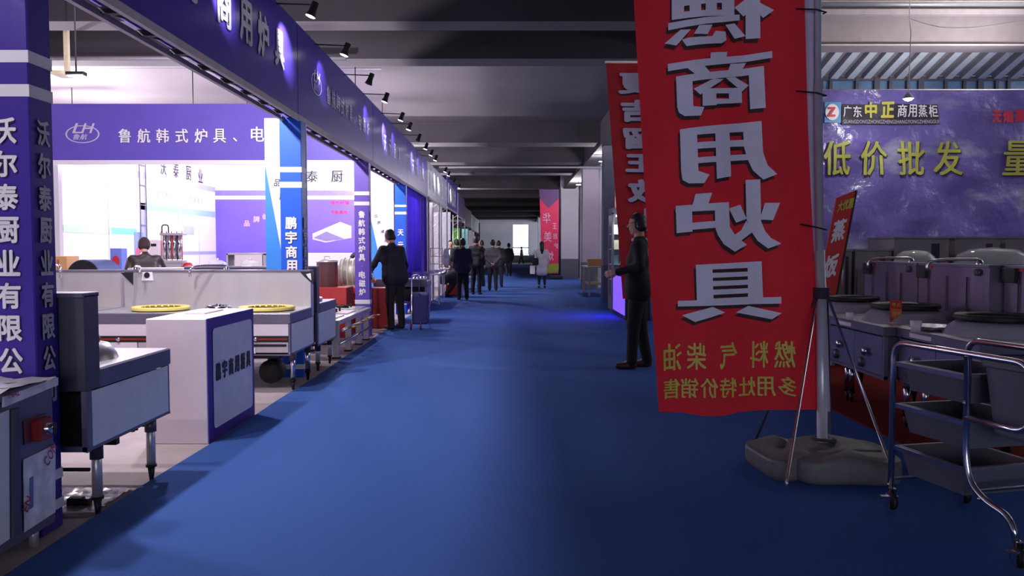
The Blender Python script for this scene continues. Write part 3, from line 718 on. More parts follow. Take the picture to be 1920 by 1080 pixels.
pc = PX(10, 740, X0); lettering(cb, [('MAL', 0, 0, 1.6, .8)], lambda u, v: Vector((X0+.02, pc.y+.03+u*.05, pc.z+v*.04)), frd, .02)
for y in (2.85, 3.72):
    for x in (-3.0, -2.26): WB().cyl((x, y, 0), (x, y, .1), .02, .024, n=12).build('leg', steel, cb)
# small things on the concrete
o = MB().box(-2.42, -2.34, 4.28, 4.33, 0, .05).cyl((-2.38, 4.3, .025), (-2.3, 4.3, .025), .02, n=10).build('gas_valve', black, None, .004); tag(o, 'small black valve lying on the concrete by the purple column', 'valve')
pf = WB(); n = 14; vs = []
for i in range(n+1):
    for j in range(n+1): vs.append((-2.62+.4*i/n, 4.12+.5*j/n, .004+.018*abs(math.sin(i*1.7+j*.9)*math.sin(j*1.3))))
pf.add(vs, [(i*(n+1)+j, (i+1)*(n+1)+j, (i+1)*(n+1)+j+1, i*(n+1)+j+1) for i in range(n) for j in range(n)], 0, True)
o = pf.build('plastic_sheet', M('clear_film', (150, 140, 140), .2, 0, .2, 10)); tag(o, 'crumpled plastic sheet on the concrete below the near stove', 'sheet')

# ================================================================== things behind the stoves
def table(x0, x1, y0, y1, z, label, mat=white_pl, cat='table'):
    t = thing('display_table', label, cat, ((x0+x1)/2, (y0+y1)/2, 0))
    WB().box(x0, x1, y0, y1, z-.05, z).build('tabletop', mat, t, .005)
    for x in (x0+.05, x1-.05):
        for y in (y0+.05, y1-.05): WB().box(x-.02, x+.02, y-.02, y+.02, 0, z-.05).build('leg', steel, t)
    return t
table(-6.9, -3.6, 12.0, 12.7, 1.0, 'white display table carrying the machines behind the long stove')
c = PY(125, 483, 12.3)
bx = thing('cardboard_box', 'cardboard box on the display table beside the nearest column', 'box', (c.x, 12.3, 1.0))
WB().box(c.x-.2, c.x+.11, 12.1, 12.45, 1.0, 1.30).build('carton', carton, bx, .004)
WB().box(c.x-.03, c.x-.005, 12.095, 12.1, 1.06, 1.25).build('printed_mark', M('brown_print', (150, 80, 50), .7), bx)
rs = thing('roaster_drum', 'blue-grey cylinder with open black dome end on the display table', 'machine', (PY(178, 490, 12.3).x, 12.3, 1.0))
xc = PY(172, 490, 12.3).x
b = WB(); n = 18
for k in range(n): pass
def halfcyl(b, c, r, y0, y1, axis_dx=0, mi=0, n=18):
    vs = []
    for y, dx in ((y0, 0), (y1, axis_dx)):
        for k in range(n+1):
            a_ = math.pi*k/n; vs.append((c[0]+dx+r*math.cos(a_), y, c[2]+r*math.sin(a_)))
    m_ = n+1
    b.add(vs, [(k, k+1, m_+k+1, m_+k) for k in range(n)]+[tuple(range(m_))[::-1], tuple(range(m_, 2*m_)), (0, m_, 2*m_-1, n)], mi, False)
halfcyl(b, (xc, 0, 1.0), .25, 12.05, 12.33, .2); b.build('housing', M('blue_grey_paint', (92, 104, 150), .5), rs)
b = WB(); halfcyl(b, (xc, 0, 1.0), .24, 12.035, 12.049, 0); b.build('door', black, rs)
b = WB(); b.lathe([(.0, 0), (.16, 0), (.2, .05), (.17, .09), (0, .1)], (xc, 12.0, 1.0), n=18); b.build('pan', steel, rs)
bb = thing('blue_carton', 'blue carton with a red round emblem standing on the display table', 'box', (PY(222, 480, 12.5).x, 12.5, 1.0))
p = PY(222, 480, 12.5); WB().box(p.x-.09, p.x+.09, 12.42, 12.6, 1.0, 1.42).build('carton', M('carton_blue', (110, 130, 210), .6), bb, .004)
oval(bb, 'emblem', lambda u, v: Vector((u, 12.412, v)), p.x, 1.22, .06, .085, 1., red_t)
# steel press machine with red bits
pr = thing('filling_machine', 'steel machine with vertical cylinders behind the man in the leather jacket', 'machine', (PY(315, 480, 12.4).x, 12.4, 1.0))
pm = PY(315, 500, 12.4).x
WB().box(pm-.25, pm-.09, 12.3, 12.6, 1.0, 1.55).build('control_box', white_pl, pr, .008)
WB().box(pm-.21, pm-.13, 12.294, 12.3, 1.45, 1.49).build('display', black, pr)
for k in range(4): WB().cyl((pm-.02+k*.075, 12.35, 1.25), (pm-.02+k*.075, 12.35, 1.62), .034, n=14).build('cylinder', chrome, pr)
for k in range(5): WB().tube([(pm-.06+k*.08, 12.32, 1.2), (pm-.06+k*.08, 12.32, 1.68)], .007, 6).build('rod', black if k % 2 else red_p, pr)
for z_ in (1.2, 1.62): WB().box(pm-.07, pm+.28, 12.28, 12.45, z_, z_+.035).build('plate', steel, pr, .004)
WB().tube([(pm-.06, 12.35, 1.65), (pm-.06, 12.35, 1.78), (pm+.04, 12.35, 1.78), (pm+.04, 12.35, 1.65)], .01, 6, round_=.04).build('pipe_loop', black, pr)
WB().box(pm+.0, pm+.24, 12.3, 12.5, 1.0, 1.2).build('base_box', steel, pr, .006)
WB().lathe([(0, -.05), (.07, -.04), (.09, 0), (.07, .05), (0, .06)], (pm+.33, 12.35, 1.12), 'Y', 16).build('red_motor', red_p, pr)
WB().box(pm+.2, pm+.4, 12.3, 12.5, 1.0, 1.04).build('motor_foot', steel_dk, pr)
# glass hoods and open steel box on the range top shelf
for i, (px_, lab) in enumerate(((408, 'left glass-domed dish behind the long stove'), (470, 'right glass-domed dish behind the long stove'))):
    p = PY(px_, 500, 10.6); t = thing('domed_dish', lab, 'dish', (p.x, 10.6, 1.16))
    WB().lathe([(.13, 0), (.14, .015), (.0, .02)], (p.x, 10.6, 1.16), n=22).build('tray', steel, t)
    WB().lathe([(.12, .015), (.11, .06), (.07, .095), (.0, .105)], (p.x, 10.6, 1.16), n=22).build('glass_dome', M('clear_dome', (220, 226, 222), .1, 0, .02, alpha=.45), t)
    WB().lathe([(.015, .1), (.018, .12), (0, .125)], (p.x, 10.6, 1.16), n=10).build('dome_knob', steel, t)
sh = MB().box(-5.0, -3.0, 10.4, 10.8, 1.12, 1.16).box(-4.98, -4.94, 10.45, 10.75, 0, 1.12).box(-3.06, -3.02, 10.45, 10.75, 0, 1.12).build('steel_shelf', steel, None, .003)
tag(sh, 'narrow steel shelf behind the long stove carrying domed dishes', 'shelf')
ob = thing('steel_box', 'open-fronted pale steel box behind the long stove', 'box', (PY(470, 485, 14).x, 14, 1.0))
p = PY(470, 485, 14.0)
WB().box(p.x-.32, p.x+.34, 14, 14.03, 1.0, 1.33).box(p.x-.32, p.x-.29, 13.7, 14, 1.0, 1.33).box(p.x+.31, p.x+.34, 13.7, 14, 1.0, 1.33).box(p.x-.32, p.x+.34, 13.7, 14, 1.31, 1.34).box(p.x-.32, p.x+.34, 13.7, 14, 1.0, 1.03).build('casing', steel, ob)
WB().box(p.x-.17, p.x+.3, 13.68, 13.7, 1.03, 1.31).build('front_flap', white_pl, ob)
table(p.x-.6, -3.6, 13.65, 14.3, 1.0, 'steel table under the open steel box', steel)
# tall steel pots
for i, (px_, lab) in enumerate(((615, 'tall steel soup pot past the speckled stove'),)):
    p = PY(614, 545, 12.95); t = thing('soup_pot', lab, 'pot', (p.x, 12.95, .8))
    WB().cyl((p.x, 12.95, .8), (p.x, 12.95, 1.2), .17, n=28).build('pot_body', M('pot_steel', (150, 146, 146), .3, .5, .15, 3, stretch=(4, 4, .3)), t)
    WB().lathe([(.178, 0), (.18, .02), (.05, .05), (0, .05)], (p.x, 12.95, 1.2), n=28).build('lid', steel, t)
    WB().tube([(p.x-.04, 12.95, 1.245), (p.x-.04, 12.95, 1.285), (p.x+.04, 12.95, 1.285), (p.x+.04, 12.95, 1.245)], .008, 6).build('lid_handle', chrome, t)
mb = MB().box(-3.4, -2.62, 12.65, 13.2, .0, .8).build('steel_bench', M('red_bench', (170, 40, 44), .5), None, .01); tag(mb, 'red bench cabinet under the tall soup pot', 'cabinet')
# red machine with large grey motor
rm = thing('mixing_machine', 'red machine with a large grey ribbed motor behind the purple column', 'machine', (-2.75, 13.8, 0))
cx_ = PY(658, 512, 13.7); X_, Z_ = cx_.x, cx_.z
WB().lathe([(0, -.42), (.1, -.42), (.115, -.38), (.115, -.3), (.2, -.27), (.25, -.2), (.25, .0), (.24, .2), (0, .2)], (X_+.05, 13.7, Z_), 'X', 30).build('motor', M('motor_grey', (176, 174, 160), .4, .3), rm)
for k in range(4): WB().lathe([(.25, 0), (.268, .01), (.268, .025), (.25, .035)], (X_-.12+k*.09, 13.7, Z_), 'X', 30).build('cooling_rib', M('motor_rib', (200, 198, 184), .4, .3), rm)
WB().cyl((X_-.44, 13.7, Z_), (X_-.37, 13.7, Z_), .02, n=10).build('shaft_tip', steel, rm)
WB().box(X_-.3, X_+.25, 13.4, 14.0, .66, .76).build('top_plate', red_p, rm, .01)
WB().hexa([(X_-.2, 13.45, .3), (X_+.24, 13.45, .3), (X_+.24, 13.95, .3), (X_-.2, 13.95, .3), (X_-.1, 13.45, .66), (X_+.24, 13.45, .66), (X_+.24, 13.95, .66), (X_-.1, 13.95, .66)]).build('hopper', M('deep_red', (140, 24, 26), .4), rm)
WB().box(X_-.22, X_+.25, 13.42, 13.98, 0, .3).build('plinth', red_p, rm, .01)
WB().box(X_-.1, X_+.2, 13.5, 13.9, .76, Z_-.2).build('saddle', M('motor_grey'), rm)
# grill burner stand
gs = thing('grill_stand', 'low steel burner stand with brass valves along the aisle', 'stove', (-2.5, 11, 0))
gx0, gx1, gy0, gy1 = -2.85, -2.2, 10.15, 12.45
WB().box(gx0, gx1, gy0, gy1, .44, .50).build('top_tray', steel, gs, .004)
for k in range(3):
    yy = gy0+.4+k*.8
    WB().box(gx0+.08, gx1-.08, yy-.3, yy+.3, .50, .52).build('grate_frame', steel_top, gs)
    WB().lathe([(.05, 0), (.09, .0), (.1, .03), (.05, .04)], (-2.58, yy, .52), n=18).build('burner', black, gs)
    for q in range(4):
        a_ = math.pi/2*q+.78; WB().box(-2.58+.15*math.cos(a_)-.012, -2.58+.15*math.cos(a_)+.012, yy+.15*math.sin(a_)-.012, yy+.15*math.sin(a_)+.012, .52, .57).build('pan_support', black, gs)
WB().tube([(gx1+.04, gy0, .37), (gx1+.04, gy1, .37)], .018, 8).build('gas_rail', chrome, gs)
WB().tube([(gx1+.0, gy0, .2), (gx1+.0, gy1, .2)], .02, 8).build('lower_rail', chrome, gs)
for k in range(5):
    yy = gy0+.3+k*.48
    WB().cyl((gx1+.03, yy, .37), (gx1+.13, yy, .39), .012, n=8).box(gx1+.11, gx1+.15, yy-.035, yy+.035, .38, .40).build('brass_valve', brass, gs)
for y in (gy0+.1, gy0+.85, gy0+1.6, gy1-.1):
    for x in (gx0+.06, gx1-.06):
        WB().box(x-.035, x+.035, y-.035, y+.035, 0.02, .44).build('leg', steel, gs); 
        WB().box(x-.05, x+.05, y-.05, y+.05, 0, .02).build('foot', black, gs)
WB().lathe([(.03, 0), (.16, .02), (.18, .06), (.17, .065), (.14, .03), (0, .015)], (-2.72, 10.45, .575), n=22).build('pan', red_p, gs)
# hopper of red enamel by the man
o = MB().box(-2.6, -2.16, 14.15, 14.6, 0, .72).build('red_cabinet', M('deep_red'), None, .01); tag(o, 'dark red metal cabinet beside the man in the black jacket', 'cabinet')

# wheeled shopping bag
p = PZ(787, 619); bag = thing('trolley_bag', 'dark blue wheeled shopping bag beside the man in the black jacket', 'bag', (p.x, p.y, 0))
bx_, by_ = p.x, p.y
WB().hexa([(bx_-.14, by_, .1), (bx_+.14, by_, .1), (bx_+.14, by_+.22, .1), (bx_-.14, by_+.22, .1), (bx_-.16, by_-.02, .62), (bx_+.15, by_-.02, .62), (bx_+.15, by_+.22, .66), (bx_-.16, by_+.22, .66)]).build('sack', M('navy_cloth', (40, 38, 100), .8, bump=.3, bs=10), bag, .03, seg=2)
WB().tube([(bx_-.13, by_-.04, .08), (bx_-.13, by_-.06, .95), (bx_+.0, by_-.06, .98), (bx_+.0, by_-.05, .6)], .009, 6, round_=.04).tube([(bx_+.12, by_-.03, .35), (bx_+.2, by_-.08, .02)], .008, 6).build('handle_frame', chrome, bag)
for sx in (-.15, .02): WB().lathe([(0, -.012), (.065, -.012), (.07, 0), (.065, .012), (0, .012)], (bx_+sx, by_-.03, .07), 'X', 18).build('wheel', M('wheel_red', (110, 30, 50), .5), bag)

# small stove and red cylinder by the blue column
t = make_range('cooking_range', 'small stove past the blue column with blue-grey side', 1.0, .9, (-2.12, 16.0, .012), math.pi, rings=((.1, .4),), ring_mat=steel, front='hidden', splash=.82, film_mat=M('blue_grey_side', (120, 122, 160), .5))
for k in range(4): MB().lathe([(.03, 0), (.045, .02), (.03, .06), (0, .07)], (-.4+.05*k, .2+.15*k, .8), n=10).build('gas_cap', chrome, t)
p = PZ(802, 598); fx = thing('fire_extinguisher', 'red upright cylinder on a thin stand by the small stove', 'extinguisher', (p.x, p.y, 0))
WB().box(p.x-.05, p.x+.06, p.y-.04, p.y+.05, .28, .72).build('cylinder', red_p, fx, .02, seg=2)
WB().cyl((p.x, p.y, 0), (p.x, p.y, .3), .02, n=8).build('stand', steel, fx); WB().cyl((p.x, p.y, .72), (p.x, p.y, .8), .02, n=8).build('valve', steel_dk, fx)
o = MB().box(-2.3, -2.0, 17.9, 18.7, .0, .86).box(-2.32, -1.98, 17.85, 18.75, .86, .9).build('purple_plinth', purple, None, .005); tag(o, 'small purple counter against the purple curtain', 'counter')
table(-2.2, -1.8, 20.2, 21.8, .8, 'steel table with pale goods beyond the purple curtain', steel_top)
for k in range(3):
    o = MB().box(-2.12+.05*k, -1.97+.05*k, 20.4+.45*k, 20.6+.45*k, .8, .88).build('white_tray', white_pl, None, .01); tag(o, ['near white tray on the far steel table', 'middle white tray on the far steel table', 'rear white tray on the far steel table'][k], 'tray')
rk = thing('display_rack', 'thin steel rack standing at the edge of the aisle by the truss', 'rack', (-2.2, 21.0, 0))
for x in (-2.25, -2.0):
    for y in (22.1, 23.0): WB().tube([(x, y, 0), (x, y, 1.45)], .014, 6).build('upright', steel, rk)
for z in (1.0, 1.22, 1.44): WB().tube([(-2.25, 22.1, z), (-2.0, 22.1, z), (-2.0, 23.0, z), (-2.25, 23.0, z)], .01, 6).build('rail', steel, rk)
p = PZ(848, 556)
o = MB().box(p.x-.2, p.x+.24, p.y, p.y+.5, .02, .36).build('red_generator', red_p, None, .04, seg=2); tag(o, 'red box-shaped machine on the carpet behind the crouching person', 'machine')
o = MB().hexa([(p.x+.24, p.y-.1, .0), (p.x+.34, p.y-.1, .0), (p.x+.34, p.y-.06, .0), (p.x+.24, p.y-.06, .0), (p.x+.2, p.y-.1, .5), (p.x+.28, p.y-.1, .5), (p.x+.28, p.y-.06, .5), (p.x+.2, p.y-.06, .5)]).build('paper_bag', white_pl); tag(o, 'white paper bag leaning on the red machine', 'bag')
table(-2.25, -1.95, 24.8, 25.4, .82, 'narrow table by the group of standing people', grey_m)

# ================================================================== RIGHT SIDE
# big red hanging banner, seen from behind
BYY = 4.93
def bpos(px_, py_, dy=0):
    p = PY(px_, py_, BYY); s_ = max(0, min(1, (p.z-.35)/3))
    p.y += .018*math.sin(p.x*13+p.z*.8)+.012*math.sin(p.x*5.1+p.z*2.3)+.01*math.sin(p.z*4+p.x*3)*(1-s_)
    p.y += .05-dy; return p
def bedge(v):   # v 0 top (py=-620) .. 1 bottom
    py_ = -620+v*(774+620)
    l = 1150+ (1237-1150)*v; 
    l = 1190+(py_)*(47/774.) if py_ > -400 else 1190-400*(47/774.)
    r = 1516+py_*(28/774.)
    return py_, l, r
nu, nv = 36, 60; vs = []
for j in range(nv+1):
    py_, l, r = bedge(j/nv)
    for i in range(nu+1):
        u = i/nu; yy = py_+ (4*math.sin(u*5)+ (5 if .15 < u < .5 else 0)*math.sin((u-.15)/.35*math.pi) if j == nv else 0)
        vs.append(bpos(l+(r-l)*u, yy-u*0))
fl = thing('hanging_banner', 'large red vertical banner with mirrored silver characters, on the near pole', 'banner', (1.4, BYY, .4))
b = WB(); b.add(vs, [(j*(nu+1)+i, (j+1)*(nu+1)+i, (j+1)*(nu+1)+i+1, j*(nu+1)+i+1) for j in range(nv) for i in range(nu)], 0, True)
b.build('cloth', red_v, fl)
# pale hem sleeve round the pole
b = WB(); vs = []
for j in range(nv+1):
    py_, l, r = bedge(j/nv)
    vs += [bpos(r-1, py_), bpos(r+17, py_)+Vector((0, -.03, 0)), bpos(r+17, py_)+Vector((0, .05, 0)), bpos(r-1, py_)+Vector((0, .02, 0))]
b.add(vs, [(4*j+k, 4*j+(k+1) % 4, 4*j+4+(k+1) % 4, 4*j+4+k) for j in range(nv) for k in range(4)], 0, True)
b.build('pole_sleeve', M('sleeve_cloth', (196, 188, 214), .8), fl)
BIGB = .034
BC = [('德', 1352, -(15), 202, 132), ('商', 1354, -156, 198, 118), ('用', 1362, -284, 192, 118), ('炉', 1366, -411, 196, 122), ('具', 1371, -546, 190, 118)]
def skew(dx=0, dy=0, e=.014):
    # mirrored: text u runs right to left
    def fn(u, v, cx=1362):
        px_ = 2*cx-u+dx
        return bpos(px_, -v+dy-(px_-cx)*.10, e)
    return fn
def mirror_items(L, cx=1362): return [(c, 2*cx-u, v, ww, hh) for c, u, v, ww, hh in L]
# the five large characters of the banner, stroke by stroke, measured in the photo (it shows them mirrored)
def zA(*p): return [(1080+x/3, y/3) for x, y in p]
def zB(*p): return [(1080+x/3, 360+y/3) for x, y in p]
BIG = {
 'de': [zA((545, -120), (612, -125), (612, 75), (545, 80)), zA((642, -125), (707, -128), (707, 70), (642, 75)), zA((733, -130), (800, -134), (800, 60), (733, 68)), zA((830, -134), (905, -138), (905, 50), (830, 58)),
        zA((545, 66), (905, 38), (905, 72), (545, 104)), zA((545, -30), (905, -62), (905, -4), (545, 36)), zA((545, -150), (905, -180), (905, -120), (545, -90)), zA((525, -230), (930, -262), (930, -225), (525, -192)), zA((690, -300), (760, -305), (760, -170), (690, -165)),
        zA((525, 122), (935, 66), (935, 100), (525, 162)), zA((505, 236), (592, 162), (648, 162), (570, 250)),
        zA((600, 218), (640, 208), (770, 200), (790, 168), (850, 168), (856, 215), (828, 236), (625, 256)), zA((695, 140), (772, 134), (742, 190), (665, 188)), zA((850, 130), (905, 118), (968, 190), (905, 206)),
        zA((968, -20), (1045, -30), (1048, 205), (968, 207)), zA((905, 28), (985, -32), (1120, 52), (1062, 92), (1015, 40), (955, 78)), zA((905, -150), (985, -200), (1110, -110), (1060, -80), (1005, -120), (950, -90))],
 'shang': [zA((523, 352), (1113, 280), (1114, 318), (524, 393)), zA((762, 292), (862, 282), (850, 336), (755, 346)), zA((625, 376), (722, 366), (778, 428), (700, 436)), zA((880, 350), (972, 342), (932, 408), (855, 418)),
        zA((568, 425), (1068, 362), (1070, 402), (570, 466)), zA((568, 425), (655, 414), (662, 596), (722, 602), (702, 650), (615, 650), (585, 630), (575, 600)), zA((985, 375), (1068, 362), (1078, 600), (993, 606)),
        zA((664, 498), (775, 440), (838, 440), (700, 532)), zA((850, 432), (905, 424), (985, 470), (948, 505)), zA((712, 500), (790, 494), (792, 590), (712, 596)), zA((868, 490), (945, 484), (946, 570), (868, 575)),
        zA((712, 500), (945, 484), (945, 516), (712, 528)), zA((712, 558), (945, 546), (946, 570), (712, 592))],
 'yong': [zA((590, 724), (1055, 674), (1056, 728), (592, 764)), zA((590, 724), (680, 714), (690, 960), (750, 982), (722, 1030), (640, 1030), (606, 1010), (598, 960)), zA((950, 686), (1055, 674), (1062, 850), (1085, 925), (1137, 978), (1062, 1008), (1005, 955), (975, 890), (955, 820)),
        zA((782, 704), (868, 695), (876, 990), (792, 1006)), zA((600, 806), (1058, 774), (1058, 812), (600, 842)), zA((600, 892), (1064, 856), (1066, 890), (600, 924))],
 'lu': [zB((676, 10), (766, 4), (745, 64), (660, 70)), zB((570, 76), (862, 56), (862, 100), (570, 112)), zB((570, 76), (657, 70), (662, 222), (577, 230)), zB((655, 172), (790, 162), (795, 200), (658, 212)),
        zB((780, 62), (862, 56), (868, 195), (905, 250), (970, 296), (900, 336), (835, 295), (798, 240), (784, 200)), zB((962, -70), (1045, -74), (1048, 165), (1070, 220), (1100, 258), (1156, 290), (1086, 318), (1030, 275), (990, 215), (966, 150)),
        zB((966, 160), (1000, 225), (932, 276), (884, 250), (935, 215)), zB((862, 92), (930, 70), (968, 150), (905, 172)), zB((1068, 60), (1150, 60), (1112, 158), (1040, 154))],
 'ju': [zB((682, 410), (770, 405), (780, 612), (690, 620)), zB((974, 394), (1052, 390), (1062, 600), (980, 606)), zB((682, 410), (1052, 390), (1053, 424), (683, 440)), zB((700, 458), (1050, 446), (1052, 472), (700, 486)), zB((700, 504), (1052, 492), (1054, 520), (700, 534)),
        zB((700, 553), (1056, 540), (1058, 568), (700, 583)), zB((585, 616), (1157, 590), (1158, 628), (585, 648)), zB((690, 604), (1062, 588), (1062, 610), (690, 622)), zB((608, 698), (775, 648), (846, 680), (680, 735)), zB((908, 680), (980, 643), (1160, 682), (1110, 718))]}
def big_char(polys, dx, dy, e, mat, name):
    bm = bmesh.new()
    for k, pl_ in enumerate(polys):
        try: bm.faces.new([bm.verts.new((x+dx, y+dy, k)) for x, y in pl_])
        except ValueError: pass
    bmesh.ops.triangulate(bm, faces=bm.faces[:])
    for _ in range(2):
        es = [q for q in bm.edges if q.calc_length() > 24]
        if es: bmesh.ops.subdivide_edges(bm, edges=es, cuts=1)
        bmesh.ops.triangulate(bm, faces=bm.faces[:])
    bm.verts.index_update(); b = WB()
    b.add([bpos(v.co.x, v.co.y, e+.0004*v.co.z) for v in bm.verts], [tuple(v.index for v in f.verts) for f in bm.faces]); bm.free()
    b.build(name, mat, fl)
for ps in BIG.values():
    big_char(ps, -3, 7, .010, M('banner_shadow_print', (58, 20, 30), .7), 'character_shadow'); big_char(ps, 0, 0, .020, banner_w, 'character')
SM = [(c, x, -669, ww, 52) for c, x, ww in (('燃', 1474, 38), ('料', 1428, 34), ('气', 1369, 34), ('柴', 1309, 36), ('油', 1264, 36))]
SM2 = [(c, x, -729, 33, 38) for c, x in zip('多用灶特价销售', (1478, 1442, 1405, 1368, 1332, 1296, 1262))]
fn0 = skew(0, 0, .020)
lettering(fl, mirror_items(SM), lambda u, v: bpos(2*1362-u, -v-(2*1362-u-1362)*.03, .02), gold_t, .02, 'small_character', sub=30)
lettering(fl, mirror_items(SM2), lambda u, v: bpos(2*1362-u, -v-(2*1362-u-1362)*.02, .02), gold_t, .02, 'small_character', sub=30)

# stand: pole, collar, tripod, water-filled base
st = thing('banner_stand', 'tall metal banner pole with tripod struts and grey plastic base', 'stand', (1.94, 4.95, 0))
pt = PY(1532, -700, 4.95); pb = Vector((1.94, 4.95, .2)); pm_ = PY(1540, 545, 4.95)
WB().cyl(pb, pm_, .032, n=18).build('lower_pole', M('pole_zinc', (205, 206, 216), .35, .35), st)
WB().cyl(pm_, PY(1537, 470, 4.95), .030, n=18).cyl(PY(1537, 470, 4.95), PY(1534, 160, 4.95), .024, n=16).cyl(PY(1534, 160, 4.95), pt, .019, n=14).build('upper_pole', M('pole_zinc'), st)
WB().cyl(pm_+Vector((0, 0, -.05)), pm_+Vector((0, 0, .02)), .048, n=16).build('collar', steel_dk, st)
for c_, d_ in (((1500, 870), (1.60, 4.60, .04)), ((1690, 890), (2.27, 4.66, .03)), ((1400, 826), (1.64, 5.42, .03)), ((1597, 815), (2.20, 5.45, .03))):
    d_ = Vector(d_); top_ = pm_+Vector((.03*(1 if d_.x > 1.94 else -1), -.01, -.02))
    g = WB().tube([top_, d_], .009, 8).build('strut', chrome if d_.y < 5 else steel_dk, st)
    WB().lathe([(0, -.02), (.012, 0), (0, .03)], d_, n=8).build('hook', steel, g)
for py_ in (20, 175, 425):
    q = PY(1536, py_, 4.95); WB().tube([q+Vector((-.13, .03, .02)), q+Vector((-.03, -.04, -.005)), q+Vector((.03, -.035, -.02)), q+Vector((.035, .03, -.01))], .005, 5).build('cable_tie', black, st)
# base body : two lobes with a waist slot, rounded
bs = bmesh.new()
def lobe(cx, cy, sx, sy, h, rot, waist=.0):
    m = MB(); nn = 40; prof = [(.90, 0), (.97, .06), (1.0, .2), (1.0, .55), (.98, .7), (.93, .83), (.85, .92), (.72, .975), (.4, 1.0), (0, 1.0)]
    rr = Matrix.Rotation(rot, 3, 'Z'); vs = []
    for s_, hh in prof:
        for k in range(nn):
            a_ = 2*math.pi*k/nn; e = .42
            x = math.copysign(abs(math.cos(a_))**e, math.cos(a_)); y = math.copysign(abs(math.sin(a_))**e, math.sin(a_))
            bulge = 1-.10*math.exp(-((x)/.35)**2)*(abs(y) > .5)
            v = rr @ Vector((x*sx*s_, y*sy*s_*bulge, 0)); vs.append((cx+v.x, cy+v.y, .012+h*hh-(.05*abs(x)*hh if hh > .7 else 0)))
    m.add(vs, [(i*nn+k, i*nn+(k+1) % nn, (i+1)*nn+(k+1) % nn, (i+1)*nn+k) for i in range(len(prof)-1) for k in range(nn)], 0, True)
    m.world = True; return m
lobe(2.02, 4.92, .32, .31, .205, R(-4)).build('base_lobe', plastic_g, st)
lobe(1.72, 4.98, .19, .27, .19, R(6)).build('base_lobe', plastic_g, st)
WB().lathe([(.075, 0), (.07, .012), (.045, .014)], (1.94, 4.95, .215), n=24).build('pole_socket', M('socket_dark', (60, 56, 58), .6), st)
WB().tube([(1.82, 4.72, .196), (2.0, 4.72, .205), (2.22, 4.76, .190)], .008, 6, round_=.1).build('moulded_rib', plastic_g, st)

# second red banner behind
B2 = thing('hanging_banner', 'second red banner with mirrored characters, partly behind the large one', 'banner', (1.5, 10.4, 1))
Y2_ = 10.4
def b2(px_, py_, e=0): 
    p = PY(px_, py_, Y2_); p.y += .02*math.sin(p.x*11+p.z)-e; return p
b = WB(); vs = []; n1 = 16
for j in range(31):
    py_ = 118+j*(560-118)/30; l = 1136+(py_-118)*27/382.; r = l+150
    for i in range(n1+1): vs.append(b2(l+(r-l)*i/n1, py_))
b.add(vs, [(j*(n1+1)+i, (j+1)*(n1+1)+i, (j+1)*(n1+1)+i+1, j*(n1+1)+i+1) for j in range(30) for i in range(n1)], 0, True)
b.build('cloth', M('red_banner_lit', (214, 44, 50), .7, 0, .06), B2)
WB().tube([b2(1134, 117), b2(1290, 117)], .015, 6).build('top_rod', white_pl, B2)
it = [('夏', 1190, -157, 64, 40), ('吉', 1195, -208, 64, 42), ('留', 1200, -259, 66, 42), ('正', 1205, -306, 66, 34), ('改', 1209, -358, 66, 44), ('水', 1213, -412, 66, 44), ('两', 1216, -466, 66, 40)]
mi2 = [(c, 2400-u, v, ww, hh) for c, u, v, ww, hh in it]
lettering(B2, mi2, lambda u, v: b2(2400-u+2, -v+3, .012), outline_m, .05, 'character_shadow', sub=14)
lettering(B2, mi2, lambda u, v: b2(2400-u, -v, .022), banner_w, .05, sub=14)
WB().tube([b2(1290, 100)+Vector((0, .04, 0)), Vector((b2(1290, 560).x+.1, 10.44, 0.03))], .025, 8).build('pole', steel, B2)
WB().box(2.0, 2.7, 10.2, 10.7, .012, .16).build('base', plastic_g, B2, .04, seg=2)

# far pink banner
B3 = thing('hanging_banner', 'far pink banner with violet top and green foot beside the broad pillar', 'banner', (2, 38, 0))
Y3_ = 37.6
pk = M('pink_cloth', (206, 34, 84), .6); vk = M('violet_cloth', (84, 50, 104), .6)
def b3(pts, mat, nm, e=0): return ppoly(B3, pts, Y3_, mat, nm, e)
q = [PY(x, y, Y3_) for x, y in ((1012, 372), (1048, 372), (1047, 513), (1016, 513))]; WB().slab(q, (0, .03, 0)).build('cloth', pk, B3)
q = [PY(x, y, Y3_) for x, y in ((1011, 355), (1048, 355), (1048, 372), (1012, 372))]; WB().slab(q, (0, .03, 0)).build('top_cloth', vk, B3)
q = [PY(x, y, Y3_) for x, y in ((1018, 496), (1048, 494), (1047, 510), (1030, 513))]; WB().slab([a+Vector((0, -.02, 0)) for a in q], (0, .015, 0)).build('foot_cloth', M('green_cloth', (140, 150, 50), .6), B3)
b3([(1012, 372), (1029, 390), (1048, 372)], vk, 'chevron', .02)
lettering(B3, [('华', 2060-1025, -409, 15, 20), ('美', 2060-1027, -444, 15, 20), ('炉', 2060-1031, -480, 14, 18), ('王', 2060-1040, -424, 8, 11), ('超', 2060-1041, -443, 8, 11), ('炉', 2060-1043, -461, 8, 11)], lambda u, v: PY(2060-u, -v, Y3_)+Vector((0, -.03, 0)), M('pale_pink_print', (226, 160, 190), .6), .02)
WB().tube([PY(1050, 352, Y3_), Vector((PY(1050, 520, Y3_).x, Y3_, 0.03))], .04, 8).build('pole', steel_dk, B3)
WB().box(PY(1030, 0, Y3_).x, PY(1056, 0, Y3_).x, Y3_-.3, Y3_+.4, .012, .2).build('base', dark, B3, .04)

